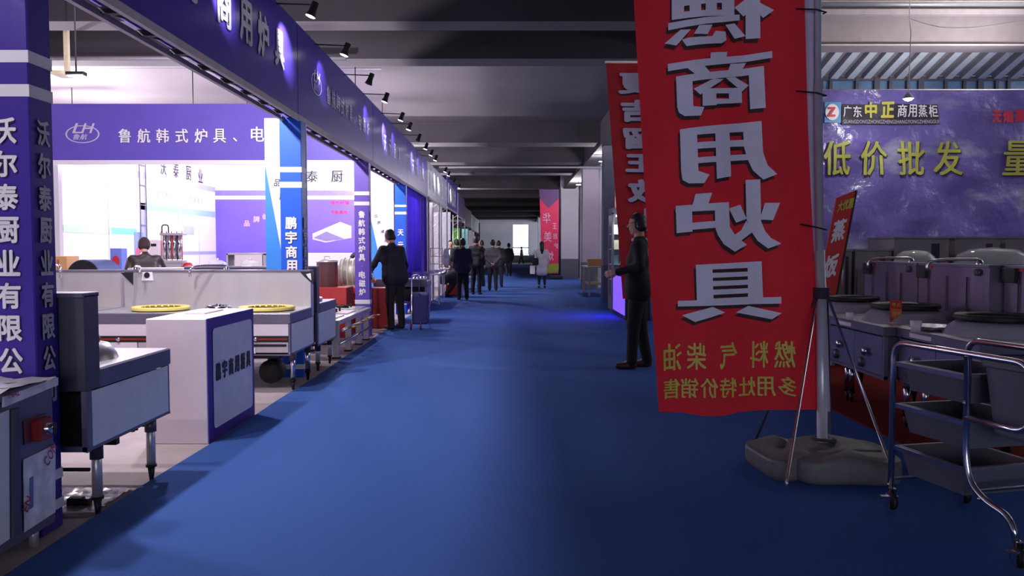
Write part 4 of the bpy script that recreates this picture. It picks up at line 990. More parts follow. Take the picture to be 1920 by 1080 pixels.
# shelf / lit counter / wooden table by the pillars
def rec(x0, x1, y0, y1, z0, z1): return MB().box(x0, x1, y0, y1, z0, z1)
fr = thing('display_fridge', 'glass-fronted display fridge behind the second red banner', 'fridge', (2.55, 18.5, 0))
fx0, fx1, fy0, fy1 = 2.28, 2.95, 18.3, 19.0
WB().box(fx0, fx1, fy1-.04, fy1, 0.012, 2.35).box(fx0, fx1, fy0, fy1, .012, .35).box(fx0, fx1, fy0, fy1, 2.2, 2.35).box(fx0, fx0+.05, fy0, fy0+.05, .3, 2.25).box(fx1-.05, fx1, fy0, fy1, .3, 2.25).build('casing', grey_m, fr, .006)
for z in (.7, 1.05, 1.4, 1.75): WB().box(fx0+.02, fx1-.03, fy0+.04, fy1-.04, z, z+.02).build('shelf', white_pl, fr)
for i, z in enumerate((.72, 1.07, 1.42, 1.77)):
    for k in range(4): WB().box(fx0+.06+.14*k, fx0+.17+.14*k, fy0+.1, fy0+.3, z, z+.2).build('packet', [white_pl, M('packet_teal', (120, 170, 180), .6), M('packet_cream', (220, 210, 180), .6)][(i+k) % 3], fr)
WB().tube([(fx0+.1, fy0+.1, 2.17), (fx1-.1, fy0+.1, 2.17)], .02, 8).build('tube_lamp', M('tube_glow', (230, 235, 255), .5, emit=5), fr)
point('fridge_light', (2.6, 18.2, 1.9), 14, (.9, .95, 1), .1)
lc = thing('lit_counter', 'counter with violet glowing front behind the man at the banner', 'counter', (2.4, 16.5, 0))
WB().box(2.22, 2.7, 15.6, 17.6, .012, .9).build('body', dark, lc, .005)
WB().box(2.18, 2.74, 15.55, 17.65, .9, .94).build('top', grey_m, lc, .004)
WB().box(2.212, 2.22, 15.7, 17.5, .1, .85).build('lit_front', M('violet_glow', (110, 80, 250), .5, emit=2.2, ecol=(90, 60, 255)), lc)
l = bpy.data.lights.new('violet_strip', 'AREA'); l.shape = 'RECTANGLE'; l.size = 1.8; l.size_y = .5; l.energy = 28; l.color = (.28, .12, 1)
lo = bpy.data.objects.new('violet_strip', l); COL.objects.link(lo); lo.location = (2.19, 16.6, .5); lo.rotation_euler = (0, R(75), 0)
wt = thing('wooden_table', 'light wooden stool-like table with a carton in front of the lavender pillar', 'table', (2.45, 23.9, 0))
for x in (2.3, 2.72):
    for y in (23.8, 25.6): WB().box(x-.03, x+.03, y-.03, y+.03, .012, .86).build('leg', M('pale_wood', (170, 150, 120), .7), wt)
WB().box(2.24, 2.78, 23.7, 25.7, .86, .9).build('tabletop', M('pale_wood'), wt, .005)
WB().box(2.3, 2.75, 23.75, 25.65, .35, .38).build('shelf', M('pale_wood'), wt)
o = MB().box(2.3, 2.7, 24.0, 24.5, .9, 1.12).build('cardboard_box', carton, None, .005); tag(o, 'small carton on the wooden table by the lavender pillar', 'box')
pos = thing('poster_panel', 'tall lit poster with pink and blue print behind the pillars', 'poster', (3.4, 27.5, 0))
WB().box(3.15, 4.5, 27.3, 27.36, 0.02, 3.2).build('board', M('poster_base', (200, 206, 226), .5, 0, .3, 1.5), pos)
WB().box(3.15, 4.5, 27.28, 27.3, 1.2, 2.0).build('violet_print', purple, pos)
WB().box(3.15, 4.5, 27.28, 27.3, 2.5, 3.2).build('peach_print', M('peach_pr', (220, 160, 160), .5, 0, .5, 2), pos)

# tall white boards between the pillars
board(3.1, 3.3, 33.5, 0, 4.2, wall_m, 'narrow white board between the two painted pillars')

# ---- purple plastic banner wall
PBY = 10.6
pbm = M('purple_plastic', (112, 98, 172), .28, 0, .22, 1.1, bump=1, bs=2.6, spec=.9)
PB = thing('banner_wall', 'wide shiny purple plastic banner with yellow characters behind the steamers', 'banner', (5, PBY, 1.3))
nxx, nz = 90, 50; vs = []
xa, xb = PY(1450, 300, PBY).x, 8.2; z0_, z1_ = PY(1700, 472, PBY).z, PY(1700, 169, PBY).z
random.seed(3)
ph = [(random.uniform(1, 9), random.uniform(-9, 9), random.uniform(0, 6), random.uniform(.004, .012)) for _ in range(12)]
def pbz(x, z): return sum(a_*math.sin(kx*x+kz*z+p_) for kx, kz, p_, a_ in ph)*.7
for j in range(nz+1):
    for i in range(nxx+1):
        x = xa+(xb-xa)*i/nxx; z = z0_+(z1_-z0_)*j/nz; vs.append((x, PBY+pbz(x, z), z+(.02*math.sin(x*3) if j == 0 else 0)))
b = WB(); b.add(vs, [(j*(nxx+1)+i, j*(nxx+1)+i+1, (j+1)*(nxx+1)+i+1, (j+1)*(nxx+1)+i) for j in range(nz) for i in range(nxx)], 0, True)
b.build('plastic_sheet', pbm, PB)
def pb_fn(e): 
    def f(u, v):
        p = PY(u, -v, PBY); p.y += pbz(p.x, p.z)-e; return p
    return f
YT = [(c, x, -298, ww, 66) for c, x, ww in (('低', 1567, 52), ('价', 1636, 50), ('批', 1706, 52), ('发', 1775, 52), ('量', 1905, 56), ('大', 1975, 56))]
lettering(PB, YT, lambda u, v: pb_fn(.03)(u+2, v-2), outline_m, .022, 'character_shadow', sub=12)
lettering(PB, YT, pb_fn(.04), M('dull_yellow_print', (182, 180, 80), .5), .022, sub=12)
plate = [(x, y) for x, y in ((1573, 195), (1760, 195), (1760, 233), (1573, 233))]
def patch(t, x0, x1, y0, y1, fn, mat, nm, k=24):
    b = WB(); vs = [fn(x0+(x1-x0)*i/k, -(y0+(y1-y0)*j/4)) for j in range(5) for i in range(k+1)]
    b.add(vs, [(j*(k+1)+i, (j+1)*(k+1)+i, (j+1)*(k+1)+i+1, j*(k+1)+i+1) for j in range(4) for i in range(k)]); return b.build(nm, mat, t)
patch(PB, 1576, 1758, 196, 234, pb_fn(.03), M('logo_black', (50, 40, 60), .5), 'logo_plate')
patch(PB, 1543, 1574, 193, 231, pb_fn(.03), M('logo_blue', (90, 150, 200), .5), 'logo_square', 4)
oval(PB, 'logo_disc', pb_fn(.045), 1556, -212, 13, 15, 1, white_t)
lettering(PB, [('Z', 1554, -212, 15, 18)], pb_fn(.06), red_t, .05, 'logo_letter', sub=12)
lettering(PB, [('广', 1586, -210, 17, 22), ('东', 1606, -210, 17, 22), ('商', 1688, -209, 18, 24), ('用', 1708, -209, 17, 24), ('蒸', 1728, -209, 17, 24), ('柜', 1748, -209, 17, 24)], pb_fn(.045), white_t, .02, 'white_character', sub=12)
lettering(PB, [('中', 1631, -207, 22, 30), ('正', 1661, -207, 24, 30)], pb_fn(.045), gold_t, .04, 'yellow_character', sub=12)
lettering(PB, [('GUANGDONGZHONGZHENGSHANGYONGZHENGGUI', 1667, -229, 178, 7)], pb_fn(.045), grey_t, .0, 'small_character', sub=12)
lettering(PB, [('无', 1866, -219, 19, 24), ('烟', 1887, -219, 19, 24), ('蒸', 1910, -218, 20, 24)], pb_fn(.045), M('bright_red_print', (200, 40, 70), .5), .05, 'red_character', sub=12)
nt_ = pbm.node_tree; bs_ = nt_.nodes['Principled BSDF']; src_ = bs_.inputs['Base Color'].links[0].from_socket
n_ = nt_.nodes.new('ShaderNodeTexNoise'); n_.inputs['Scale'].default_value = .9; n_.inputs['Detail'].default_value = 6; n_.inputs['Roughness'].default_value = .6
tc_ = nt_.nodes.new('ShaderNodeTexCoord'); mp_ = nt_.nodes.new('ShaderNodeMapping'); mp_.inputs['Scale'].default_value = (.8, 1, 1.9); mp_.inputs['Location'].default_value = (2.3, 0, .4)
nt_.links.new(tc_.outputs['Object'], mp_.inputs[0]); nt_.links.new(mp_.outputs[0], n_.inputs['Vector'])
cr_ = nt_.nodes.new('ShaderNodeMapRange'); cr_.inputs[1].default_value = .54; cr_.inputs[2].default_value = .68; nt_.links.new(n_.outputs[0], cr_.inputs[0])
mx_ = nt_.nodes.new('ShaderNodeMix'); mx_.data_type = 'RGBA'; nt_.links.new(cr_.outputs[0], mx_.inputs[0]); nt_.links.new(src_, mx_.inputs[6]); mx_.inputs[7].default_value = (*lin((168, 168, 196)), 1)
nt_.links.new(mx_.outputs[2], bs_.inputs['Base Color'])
WB().tube([(xa, PBY+.04, z1_), (8.2, PBY+.04, z1_)], .02, 6).build('top_rail', steel, PB)
for x in (3.9, 6.0, 8.1): WB().tube([(x, PBY+.06, 0), (x, PBY+.06, z1_)], .02, 6).build('post', steel, PB)

# pendant lamp
p = PY(1703, 185, 9.6); pd = thing('pendant_lamp', 'small pendant lamp hanging in front of the purple banner', 'lamp', p)
WB().tube([p+Vector((0, 0, .06)), PY(1708, 60, 9.6), PY(1705, 35, 10.2)+Vector((0, 0, .0)), Vector((PY(1705, 35, 10.2).x, 10.2, CZ))], .006, 5).build('wire', M('pale_wire', (190, 185, 190), .6), pd)
WB().lathe([(.015, .07), (.03, .05), (.065, .0), (.06, .0)], p, n=20).build('shade', grey_m, pd)
WB().lathe([(0, -.03), (.035, -.02), (.055, 0), (0, .005)], p, n=18).build('bulb', glow, pd)
point('pendant_light', p+Vector((0, 0, -.1)), 26, (1, .97, .95), .05)
WB().tube([PY(1708, 36, 10.2), PY(1760, 52, 10.2), PY(1830, 52, 10.2), PY(1930, 36, 10.2)], .005, 5, round_=.5).build('slack_cable', M('pale_wire'), pd)

ul = thing('added_uplight', 'added floodlight on the rail of the purple banner wall, turned up to the ceiling', 'lamp', (7.3, PBY+.02, z1_+.02))
WB().box(7.15, 7.45, PBY-.04, PBY+.08, z1_+.02, z1_+.1).build('housing', dark, ul, .01); WB().box(7.17, 7.43, PBY-.03, PBY+.07, z1_+.1, z1_+.105).build('lens', glow, ul)
spot('added_uplight_beam', (7.3, PBY+.02, z1_+.13), (-.45, .05, .55), 420, 165, (.98, .98, 1), .08, 1)  # lamp added out of view to brighten the ceiling and corrugated sheet
# ranges on the right, facing the aisle
labs = ['right-hand stove nearest the trolley, black wok ring on enamel collar', 'middle right-hand stove behind the red price card', 'farthest right-hand stove beside the slanted red sign']
for i, yc in enumerate((5.6, 6.7, 7.8)):
    t = make_range('cooking_range', labs[i], 1.08, .92, (2.88+(.1 if i == 0 else 0), yc, .02), -math.pi/2, rings=((0, .42),), ring_mat=black, ring_r=.27, splash=1.25, cone=.1, front='plain',
                   faucets=((.3, .05, .12, -.7),) if i else ((.3, .03, .12, -.5),), film_mat=steel_dk, lip=.07, splash_mat=M('violet_steel', (128, 116, 138), .3, .55, .12, 3, stretch=(3, 3, .3)))
    for k in range(3): MB().tube([(-.35+.3*k, .79, .86), (-.35+.3*k, .79, 1.16)], .006, 6).build('splash_rib', chrome, t)
    MB().box(-.52, -.36, .765, .80, 1.13, 1.24).build('dark_box', black, t, .004); MB().box(-.5, -.3, .79, .8, 1.215, 1.235).build('red_label', red_t, t)
    MB().lathe([(0, -.02), (.025, -.02), (.03, 0)], (.4, .79, 1.2), 'Y', 14).build('gauge', steel_dk, t)
# things on them
p = PZ(1683, 607, .80); t = thing('price_card', 'upright red and orange price card on the middle right-hand stove', 'card', (p.x, p.y, .806))
q = [PY(x, y, p.y) for x, y in ((1670, 608), (1692, 612), (1691, 564), (1669, 562))]; WB().slab(q, (0, .006, 0)).build('card', M('card_red', (190, 40, 36), .5), t)
q = [PY(x, y, p.y-.004) for x, y in ((1672, 596), (1691, 598), (1690, 580), (1671, 578))]; WB().slab(q, (0, .003, 0)).build('orange_print', M('card_orange', (210, 110, 50), .5), t)
lettering(t, [('特', 1676, -571, 7, 8), ('价', 1685, -572, 7, 8), ('优', 1677, -588, 8, 8), ('惠', 1686, -588, 8, 8)], px_fn(p.y-.006, .001), gold_t, .02)
WB().box(p.x-.06, p.x+.06, p.y-.03, p.y+.04, .805, .81).build('foot', white_pl, t)
for x, y, lab, s_ in ((1593, 600, 'white cup on the farthest right-hand stove', .032), (1717, 622, 'white cup beside the red price card', .04)):
    p = PZ(x, y, .806); t = thing('cup', lab, 'cup', (p.x, p.y, .806))
    WB().lathe([(0, 0), (s_*.8, 0), (s_, s_*2), (s_*.92, s_*2), (s_*.7, .004), (0, .004)], (p.x, p.y, .806), n=20).build('cup_body', white_pl, t)
o = MB(); p = PZ(1745, 620, .806); o.lathe([(.0, 0), (.1, .0), (.16, .03), (.155, .034), (.1, .006), (0, .006)], (p.x+.02, p.y+.05, .808), n=24)
o = o.build('steel_plate', chrome); tag(o, 'shiny steel plate on the middle right-hand stove', 'plate')
# slanted red sign on the far stove
SY = 8.2; sg = thing('slanted_sign', 'tilted red sign board with white and gold characters behind the pole', 'sign', (3.05, SY, .806))
q = [PY(x, y, SY) for x, y in ((1531, 556), (1568, 553), (1605, 357), (1569, 371))]; WB().slab(q, (0, .02, 0)).build('board', M('sign_red', (200, 46, 40), .5), sg)
q = [PY(x, y, SY) for x, y in ((1567, 553), (1571, 552), (1608, 357), (1604, 357))]; WB().slab(q, (0, .03, 0)).build('edge', dark, sg)
def sgf(u, v): return PY(u-(-v-456)*.19, -v-(u-1568)*.3, SY)+Vector((0, -.006, 0))
lettering(sg, [('蒸', 1568, -432, 25, 42), ('饭', 1566, -498, 25, 44)], sgf, white_t, .04)
lettering(sg, [('大', 1562, -385, 10, 20), ('优', 1572, -385, 10, 20), ('惠', 1582, -385, 10, 20)], sgf, gold_t, .04, 'gold_character')
p = PY(1552, 556, SY); WB().tube([p, Vector((p.x+.02, SY, .805))], .012, 8).build('post', steel_dk, sg)
WB().box(p.x-.05, p.x+.09, SY-.05, SY+.07, .803, .815).build('foot', steel_dk, sg)
# steam cabinets in the back row
cabm = M('dull_beige_steel', (136, 130, 134), .45, .3, .1)
for i, (x0, x1, z1, lab) in enumerate(((1560, 1598, 471, 'low steam cabinet behind the slanted sign'), (1604, 1672, 470, 'second steam cabinet in the back row'), (1677, 1780, 447, 'tall steam cabinet below the purple banner, left one'), (1792, 1876, 447, 'tall steam cabinet below the purple banner, middle one'), (1886, 1990, 447, 'tall steam cabinet below the purple banner, right one'))):
    Yc = 9.45; a_, b2_ = PY(x0, z1, Yc), PY(x1, z1, Yc)
    t = thing('steam_cabinet', lab, 'cabinet', ((a_.x+b2_.x)/2, Yc, 0))
    WB().box(a_.x, b2_.x, Yc, Yc+.7, .12, a_.z).build('casing', cabm, t, .006)
    ww = b2_.x-a_.x
    for k, (u0, u1) in enumerate(((.05, .62), (.05, .62))):
        zz = .2+k*(a_.z-.35)/2
        d_ = WB().box(a_.x+ww*u0, a_.x+ww*u1, Yc-.03, Yc, zz, zz+(a_.z-.45)/2).build('door', cabm, t, .006)
        WB().tube([(a_.x+ww*u1-.05, Yc-.07, zz+.25), (a_.x+ww*u1-.05, Yc-.07, zz+.45)], .01, 6).build('handle', steel, d_)
    WB().box(a_.x+ww*.68, a_.x+ww*.82, Yc-.008, Yc, .3, a_.z-.06).build('dark_slot', M('slot_navy', (40, 36, 64), .5), t)
    WB().box(a_.x-.01, b2_.x+.01, Yc-.02, Yc+.7, a_.z, a_.z+.02).build('top_plate', cabm, t)
    for sx in (a_.x+.05, b2_.x-.05): WB().box(sx-.02, sx+.02, Yc+.03, Yc+.07, .02, .12).build('leg', steel, t)
# glass-lidded pot behind right hand splash
for i, (px_, lab) in enumerate(((1860, 'large steel wok with clear lid behind the nearest right-hand stove'), (1715, 'smaller wok with clear lid behind the middle right-hand stove'))):
    Yw = 7.6 if i == 0 else 8.9; p = PY(px_, 495, Yw); r = .33 if i == 0 else .22
    t = thing('lidded_wok', lab, 'pot', (p.x, Yw, .0))
    zt2 = p.z
    WB().lathe([(r, .0), (r*.9, -.1), (r*.5, -.2), (.1, -.22), (.0, -.22)], (p.x, Yw, zt2), n=26).build('wok_bowl', steel_dk, t)
    WB().lathe([(r, 0), (r*.92, .08), (r*.6, .14), (0, .16)], (p.x, Yw, zt2), n=26).build('clear_lid', M('clear_dome'), t)
    WB().cyl((p.x, Yw, .02), (p.x, Yw, zt2-.2), .05, n=12).box(p.x-.15, p.x+.15, Yw-.15, Yw+.15, .02, .05).build('stand', steel_dk, t)

# ---- clearing trolley
ax = Vector((2.02, 4.21, .012)); uu = Vector((.228, -.974, 0)).normalized(); ww_ = Vector((.974, .228, 0)).normalized()
tr = thing('service_trolley', 'chrome-framed service trolley with three grey bins, lower right corner', 'trolley', ax)
def T(u, v, z): return ax+uu*u+ww_*v+Vector((0, 0, z))
for k, v in enumerate((0, .46)):
    WB().tube([T(0, v, .11), T(0, v, .90), T(.85, v, .90), T(.85, v, .60), T(.50, v, .60)], .016, 10, round_=.09, seg=7).build('side_frame', chrome, tr)
    WB().tube([T(.50, v, .89), T(.50, v, .42), T(.53, v, .30), T(.62, v, .24), T(.76, v, .21), T(.80, v, .11)], .016, 10, round_=.09, seg=6).build('side_frame', chrome, tr)
for u_, z_ in ((0, .17), (.56, .27)): WB().tube([T(u_, 0, z_), T(u_, .46, z_)], .009, 8).build('cross_tube', chrome, tr)
def tray(zt3, dpt=.15):
    b = WB(); o_ = []; 
    for (e, z) in ((.0, zt3), (.0, zt3-.012), (.012, zt3-.012), (.03, zt3-dpt), (.045, zt3-dpt+.006), (.03, zt3-.005), (.0, zt3)): pass
    def ringp(e, z): return [T(.015+e, .012+e, z), T(.485-e, .012+e, z), T(.485-e, .448-e, z), T(.015+e, .448-e, z)]
    L_ = [ringp(.0, zt3), ringp(.0, zt3-.02), ringp(.02, zt3-.02), ringp(.045, zt3-dpt), ringp(.5-.27, zt3-dpt)]
    In = [ringp(.0, zt3), ringp(.022, zt3), ringp(.05, zt3-dpt+.01), ringp(.5-.27, zt3-dpt+.01)]
    for S in (L_, In):
        vs = [p for r_ in S for p in r_]
        b.add(vs, [(4*i+k, 4*i+(k+1) % 4, 4*i+4+(k+1) % 4, 4*i+4+k) for i in range(len(S)-1) for k in range(4)])
    return b
for z in (.80, .58, .355): 
    t_ = tray(z).build('bin', bin_g, tr, .004, seg=2)
    WB().slab([T(.0, .0, z-.025), T(.5, .0, z-.025), T(.5, .0, z-.002), T(.0, .0, z-.002)], ww_*.008).build('bin_rail', M('rail_blue', (96, 100, 140), .3, .6), t_)
def bucket():
    b = WB(); S = []
    for e, z in ((.0, .875), (0, .85), (.012, .85), (.04, .55), (.05, .53), (.13, .53)):
        S.append([T(.545+e, .03+e, z), T(.83-e, .03+e, z), T(.83-e, .43-e, z), T(.545+e, .43-e, z)])
    vs = [p for r_ in S for p in r_]
    b.add(vs, [(4*i+k, 4*i+(k+1) % 4, 4*i+4+(k+1) % 4, 4*i+4+k) for i in range(len(S)-1) for k in range(4)])
    S2 = [[T(.545+e, .03+e, z), T(.83-e, .03+e, z), T(.83-e, .43-e, z), T(.545+e, .43-e, z)] for e, z in ((.0, .875), (.015, .875), (.05, .56), (.13, .56))]
    vs = [p for r_ in S2 for p in r_]
    b.add(vs, [(4*i+k, 4*i+(k+1) % 4, 4*i+4+(k+1) % 4, 4*i+4+k) for i in range(3) for k in range(4)]); return b
bk = bucket().build('waste_bucket', bin_g, tr, .008, seg=2)
for u, z in ((.50, .67), (.85, .67), (0, .14), (.60, .245)): WB().lathe([(0, -.008), (.008, -.004), (.008, .004), (0, .006)], T(u, -.014, z), 'X', 10).build('bolt', chrome, tr)
for u, v, big in ((0, 0, 1), (0, .46, 1), (.80, 0, 1.15), (.80, .46, 1.15)):
    c_ = T(u+.01, v, 0)
    cs = WB().cyl(c_+Vector((0, 0, .095)), c_+Vector((0, 0, .12)), .02, n=12).box(c_.x-.022, c_.x+.022, c_.y-.028, c_.y+.028, .088, .096).box(c_.x-.022, c_.x-.018, c_.y-.02, c_.y+.02, .03, .09).box(c_.x+.018, c_.x+.022, c_.y-.02, c_.y+.02, .03, .09).build('caster', chrome, tr)
    WB().lathe([(0, -.014), (.042, -.014), (.047, -.006), (.047, .006), (.042, .014), (0, .014)], c_+Vector((0, 0, .052)), 'X', 20).build('wheel', black, cs)
    if u == 0 and v == 0 or u > 0: WB().box(c_.x-.06, c_.x-.02, c_.y-.015, c_.y+.015, .085, .092).build('brake_lever', chrome, cs)

# ================================================================== PEOPLE (implicit surface -> one continuous mesh)
def sd_cone(P, a, b, ra, rb):
    a = np.array(a, float); b = np.array(b, float); ab = b-a; L2 = max(ab.dot(ab), 1e-9)
    t = np.clip(((P-a)@ab)/L2, 0, 1)
    return np.linalg.norm(P-(a+t[..., None]*ab), axis=-1)-(ra+(rb-ra)*t)
def sd_ell(P, c, r):
    r = np.array(r, float); q = (P-np.array(c, float)); k0 = np.linalg.norm(q/r, axis=-1); k1 = np.linalg.norm(q/(r*r), axis=-1)+1e-9
    return k0*(k0-1)/k1
def smin(a, b, k):
    h = np.maximum(k-np.abs(a-b), 0)/k; return np.minimum(a, b)-h*h*k*.25
def surfnet(prims, h, k, sub=()):
    lo = np.array([1e9]*3); hi = -lo
    for p in prims:
        if p[0] == 'c':
            for q, r in ((p[1], p[3]), (p[2], p[4])): lo = np.minimum(lo, np.array(q)-r); hi = np.maximum(hi, np.array(q)+r)
        else: lo = np.minimum(lo, np.array(p[1])-np.array(p[2])); hi = np.maximum(hi, np.array(p[1])+np.array(p[2]))
    lo -= 2.5*h+k*.2; hi += 2.5*h+k*.2
    n = np.ceil((hi-lo)/h).astype(int)+1
    g = np.stack(np.meshgrid(*[lo[i]+h*np.arange(n[i]) for i in range(3)], indexing='ij'), -1)
    f = None
    for p in prims:
        d = sd_cone(g, p[1], p[2], p[3], p[4]) if p[0] == 'c' else sd_ell(g, p[1], p[2])
        f = d if f is None else smin(f, d, k)
    for s_ in sub: f = np.maximum(f, -s_(g))
    ins = f < 0
    C = np.zeros(tuple(n-1)+(3,)); W = np.zeros(tuple(n-1))
    for ax_ in range(3):
        sl0 = [slice(None)]*3; sl1 = [slice(None)]*3; sl0[ax_] = slice(0, -1); sl1[ax_] = slice(1, None)
        f0, f1 = f[tuple(sl0)], f[tuple(sl1)]; cr = (f0 < 0) != (f1 < 0)
        t = np.where(cr, f0/np.where(cr, f0-f1, 1), 0); pt_ = g[tuple(sl0)].copy(); pt_[..., ax_] += t*h
        o1, o2 = [a_ for a_ in range(3) if a_ != ax_]
        for d1 in (0, 1):
            for d2 in (0, 1):
                s_ = [slice(None)]*3
                s_[o1] = slice(d1, n[o1]-1+d1); s_[o2] = slice(d2, n[o2]-1+d2); s_ = tuple(s_)
                C += np.where(cr[s_][..., None], pt_[s_], 0); W += cr[s_]
    act = W > 0; idx = -np.ones(act.shape, int); idx[act] = np.arange(act.sum())
    V = C[act]/W[act][:, None]; Fc = []
    for ax_ in range(3):
        o1, o2 = [(1, 2), (2, 0), (0, 1)][ax_]
        sl0 = [slice(None)]*3; sl1 = [slice(None)]*3; sl0[ax_] = slice(0, -1); sl1[ax_] = slice(1, None)
        a0, a1 = ins[tuple(sl0)], ins[tuple(sl1)]
        I = np.argwhere(a0 != a1); I = I[(I[:, o1] > 0) & (I[:, o2] > 0) & (I[:, o1] < n[o1]-1) & (I[:, o2] < n[o2]-1)]
        e1 = np.zeros(3, int); e1[o1] = 1; e2 = np.zeros(3, int); e2[o2] = 1
        q = [idx[tuple((I-e1-e2).T)], idx[tuple((I-e2).T)], idx[tuple(I.T)], idx[tuple((I-e1).T)]]
        Q = np.stack(q, 1); fl_ = ~a0[tuple(I.T)]; Q[fl_] = Q[fl_][:, ::-1]; Fc.append(Q)
    return V, np.concatenate(Fc)
def sdf_obj(name, parts, mat, parent, S=1.0):
    V, Fc, o = [], [], 0
    for prims, h, k, sub in parts:
        v, f = surfnet(prims, h, k, sub); V.append(v*S); Fc.append(f+o); o += len(v)
    V = np.concatenate(V); Fc = np.concatenate(Fc)
    me = bpy.data.meshes.new(name); me.from_pydata(V.tolist(), [], Fc.tolist()); me.materials.append(mat)
    me.polygons.foreach_set('use_smooth', [True]*len(Fc)); me.update()
    ob = bpy.data.objects.new(name, me); COL.objects.link(ob); ob.parent = parent
    return ob
def rotx(p, piv, a_):
    p = np.array(p, float)-piv; c, s_ = math.cos(a_), math.sin(a_); return np.array([p[0], p[1]*c+p[2]*s_, -p[1]*s_+p[2]*c])+piv
def person(label, loc, yaw, H=1.72, jacket=(30, 30, 40), trousers=(24, 24, 30), lean=0, hd=(0, 0), arms=None, legs=None, q=1.0, long_hair=False, coat=None, shirt=None, glasses=False, shoes=(24, 22, 24), hat=None, pelv=None, skirt=False, fat=1.0, crouch=False, glossy=None, hairless=0):
    """local frame: faces +y, x to its right"""
    t = thing('person', label, 'person', loc, yaw); S = H/1.75
    pz = .93 if pelv is None else pelv
    dz = pz-.93; piv = np.array([0, 0, pz]); A = R(lean)
    up = lambda p: rotx(np.array(p, float)+[0, 0, dz], piv, A)
    L = {}
    neck0, neck1 = up((0, -.01, 1.44)), up((0, .01, 1.54)); head = up((0, .02, 1.635))
    hn = np.array([math.sin(R(hd[0])), math.cos(R(hd[0])), 0]); side = np.array([hn[1], -hn[0], 0]); 
    tl = R(hd[1]+lean*.6); hup = np.array([0, 0, 1.])*math.cos(tl)+hn*math.sin(tl); fwd = hn*math.cos(tl)-np.array([0, 0, 1.])*math.sin(tl)
    hp = lambda x, y, z: head+side*x+fwd*y+hup*z
    sh = [up((s_*.175*fat, 0, 1.40)) for s_ in (-1, 1)]
    if arms is None: arms = [((-.232, -.03, 1.14), (-.24, .06, .90)), ((.232, -.03, 1.14), (.24, .06, .90))]
    arms = [(np.array(a_, float), np.array(b2, float)) for a_, b2 in arms]
    if legs is None: legs = [((-.10, .02, .50), (-.11, -.03, .09)), ((.10, .02, .50), (.11, -.03, .09))]
    legs = [(np.array(a_, float), np.array(b2, float)) for a_, b2 in legs]
    hips = [np.array([s_*.085, 0, pz-.02]) for s_ in (-1, 1)]
    h0 = .022*q
    # --- body: torso, limbs, head, hands in one mesh
    bp = [('c', up((-.09, 0, 1.34)), up((.09, 0, 1.34)), .08, .08), ('c', up((0, 0, 1.2)), piv, .075, .08), ('c', neck0, neck1, .055, .05)]
    for i in (0, 1):
        e, w_ = arms[i]; bp += [('c', sh[i], e, .045, .038), ('c', e, w_, .036, .026)]
        k_, a_ = legs[i]; bp += [('c', hips[i], k_, .075, .05), ('c', k_, a_, .05, .033), ('c', a_, a_+np.array([0, .13, -.05]), .03, .025)]
    hp_ = [('e', head, (.078, .093, .112)), ('c', hp(0, .03, -.06), hp(0, .055, -.085), .045, .028), ('c', hp(0, .088, .01), hp(0, .108, -.022), .008, .014), ('c', neck0, hp(0, -.02, -.05), .056, .052),
           ('c', hp(-.078, 0, .015), hp(-.078, -.005, -.03), .012, .009), ('c', hp(.078, 0, .015), hp(.078, -.005, -.03), .012, .009), ('c', hp(-.018, .09, -.055), hp(.018, .09, -.055), .009, .009)]
    parts = [(bp, max(h0, .02), .05, ()), (hp_, .0075 if q < .8 else .013, .016, (lambda g_: sd_ell(g_, hp(-.03, .1, .015), (.016, .016, .011)), lambda g_: sd_ell(g_, hp(.03, .1, .015), (.016, .016, .011))))]
    for i in (0, 1):
        e, w_ = arms[i]; d = (w_-e)/np.linalg.norm(w_-e); s_ = -1 if i == 0 else 1
        inn = np.cross(d, [0, 1, 0]) if abs(d[1]) < .8 else np.array([s_*-1., 0, 0]); 
        n1 = np.linalg.norm(inn); inn = inn/n1 if n1 > 1e-3 else np.array([1., 0, 0])
        acr = np.cross(d, inn); acr = acr/np.linalg.norm(acr)
        palm = w_+d*.05; hh = [('c', w_, palm+acr*.018, .024, .02), ('c', w_, palm-acr*.018, .024, .02), ('c', palm+acr*.02, palm-acr*.02, .018, .018)]
        curl = inn*(-1 if inn[0]*s_ > 0 else 1)
        for j, (o_, ln) in enumerate(((.03, .07), (.010, .08), (-.010, .075), (-.028, .06))):
            b0 = palm+acr*o_+d*.018; b1 = b0+d*ln*.5+curl*.006; b2_ = b1+d*ln*.4+curl*.022
            hh += [('c', b0, b1, .0095, .009), ('c', b1, b2_, .009, .0075)]
        tb = w_+acr*.026+d*.015; hh += [('c', tb, tb+d*.035+acr*.02+curl*.01, .012, .010), ('c', tb+d*.035+acr*.02+curl*.01, tb+d*.06+acr*.02+curl*.02, .010, .008)]
        parts.append((hh, .0065 if q < .8 else .011, .006, ()))
    sdf_obj('body', parts, skin, t, S)
    # --- jacket
    jc = M('cloth_%d_%d_%d' % tuple(jacket), jacket, .45 if glossy else .85, 0, .12, 8, bump=.25, bs=9)
    hem = pz-.12 if coat is None else pz-coat
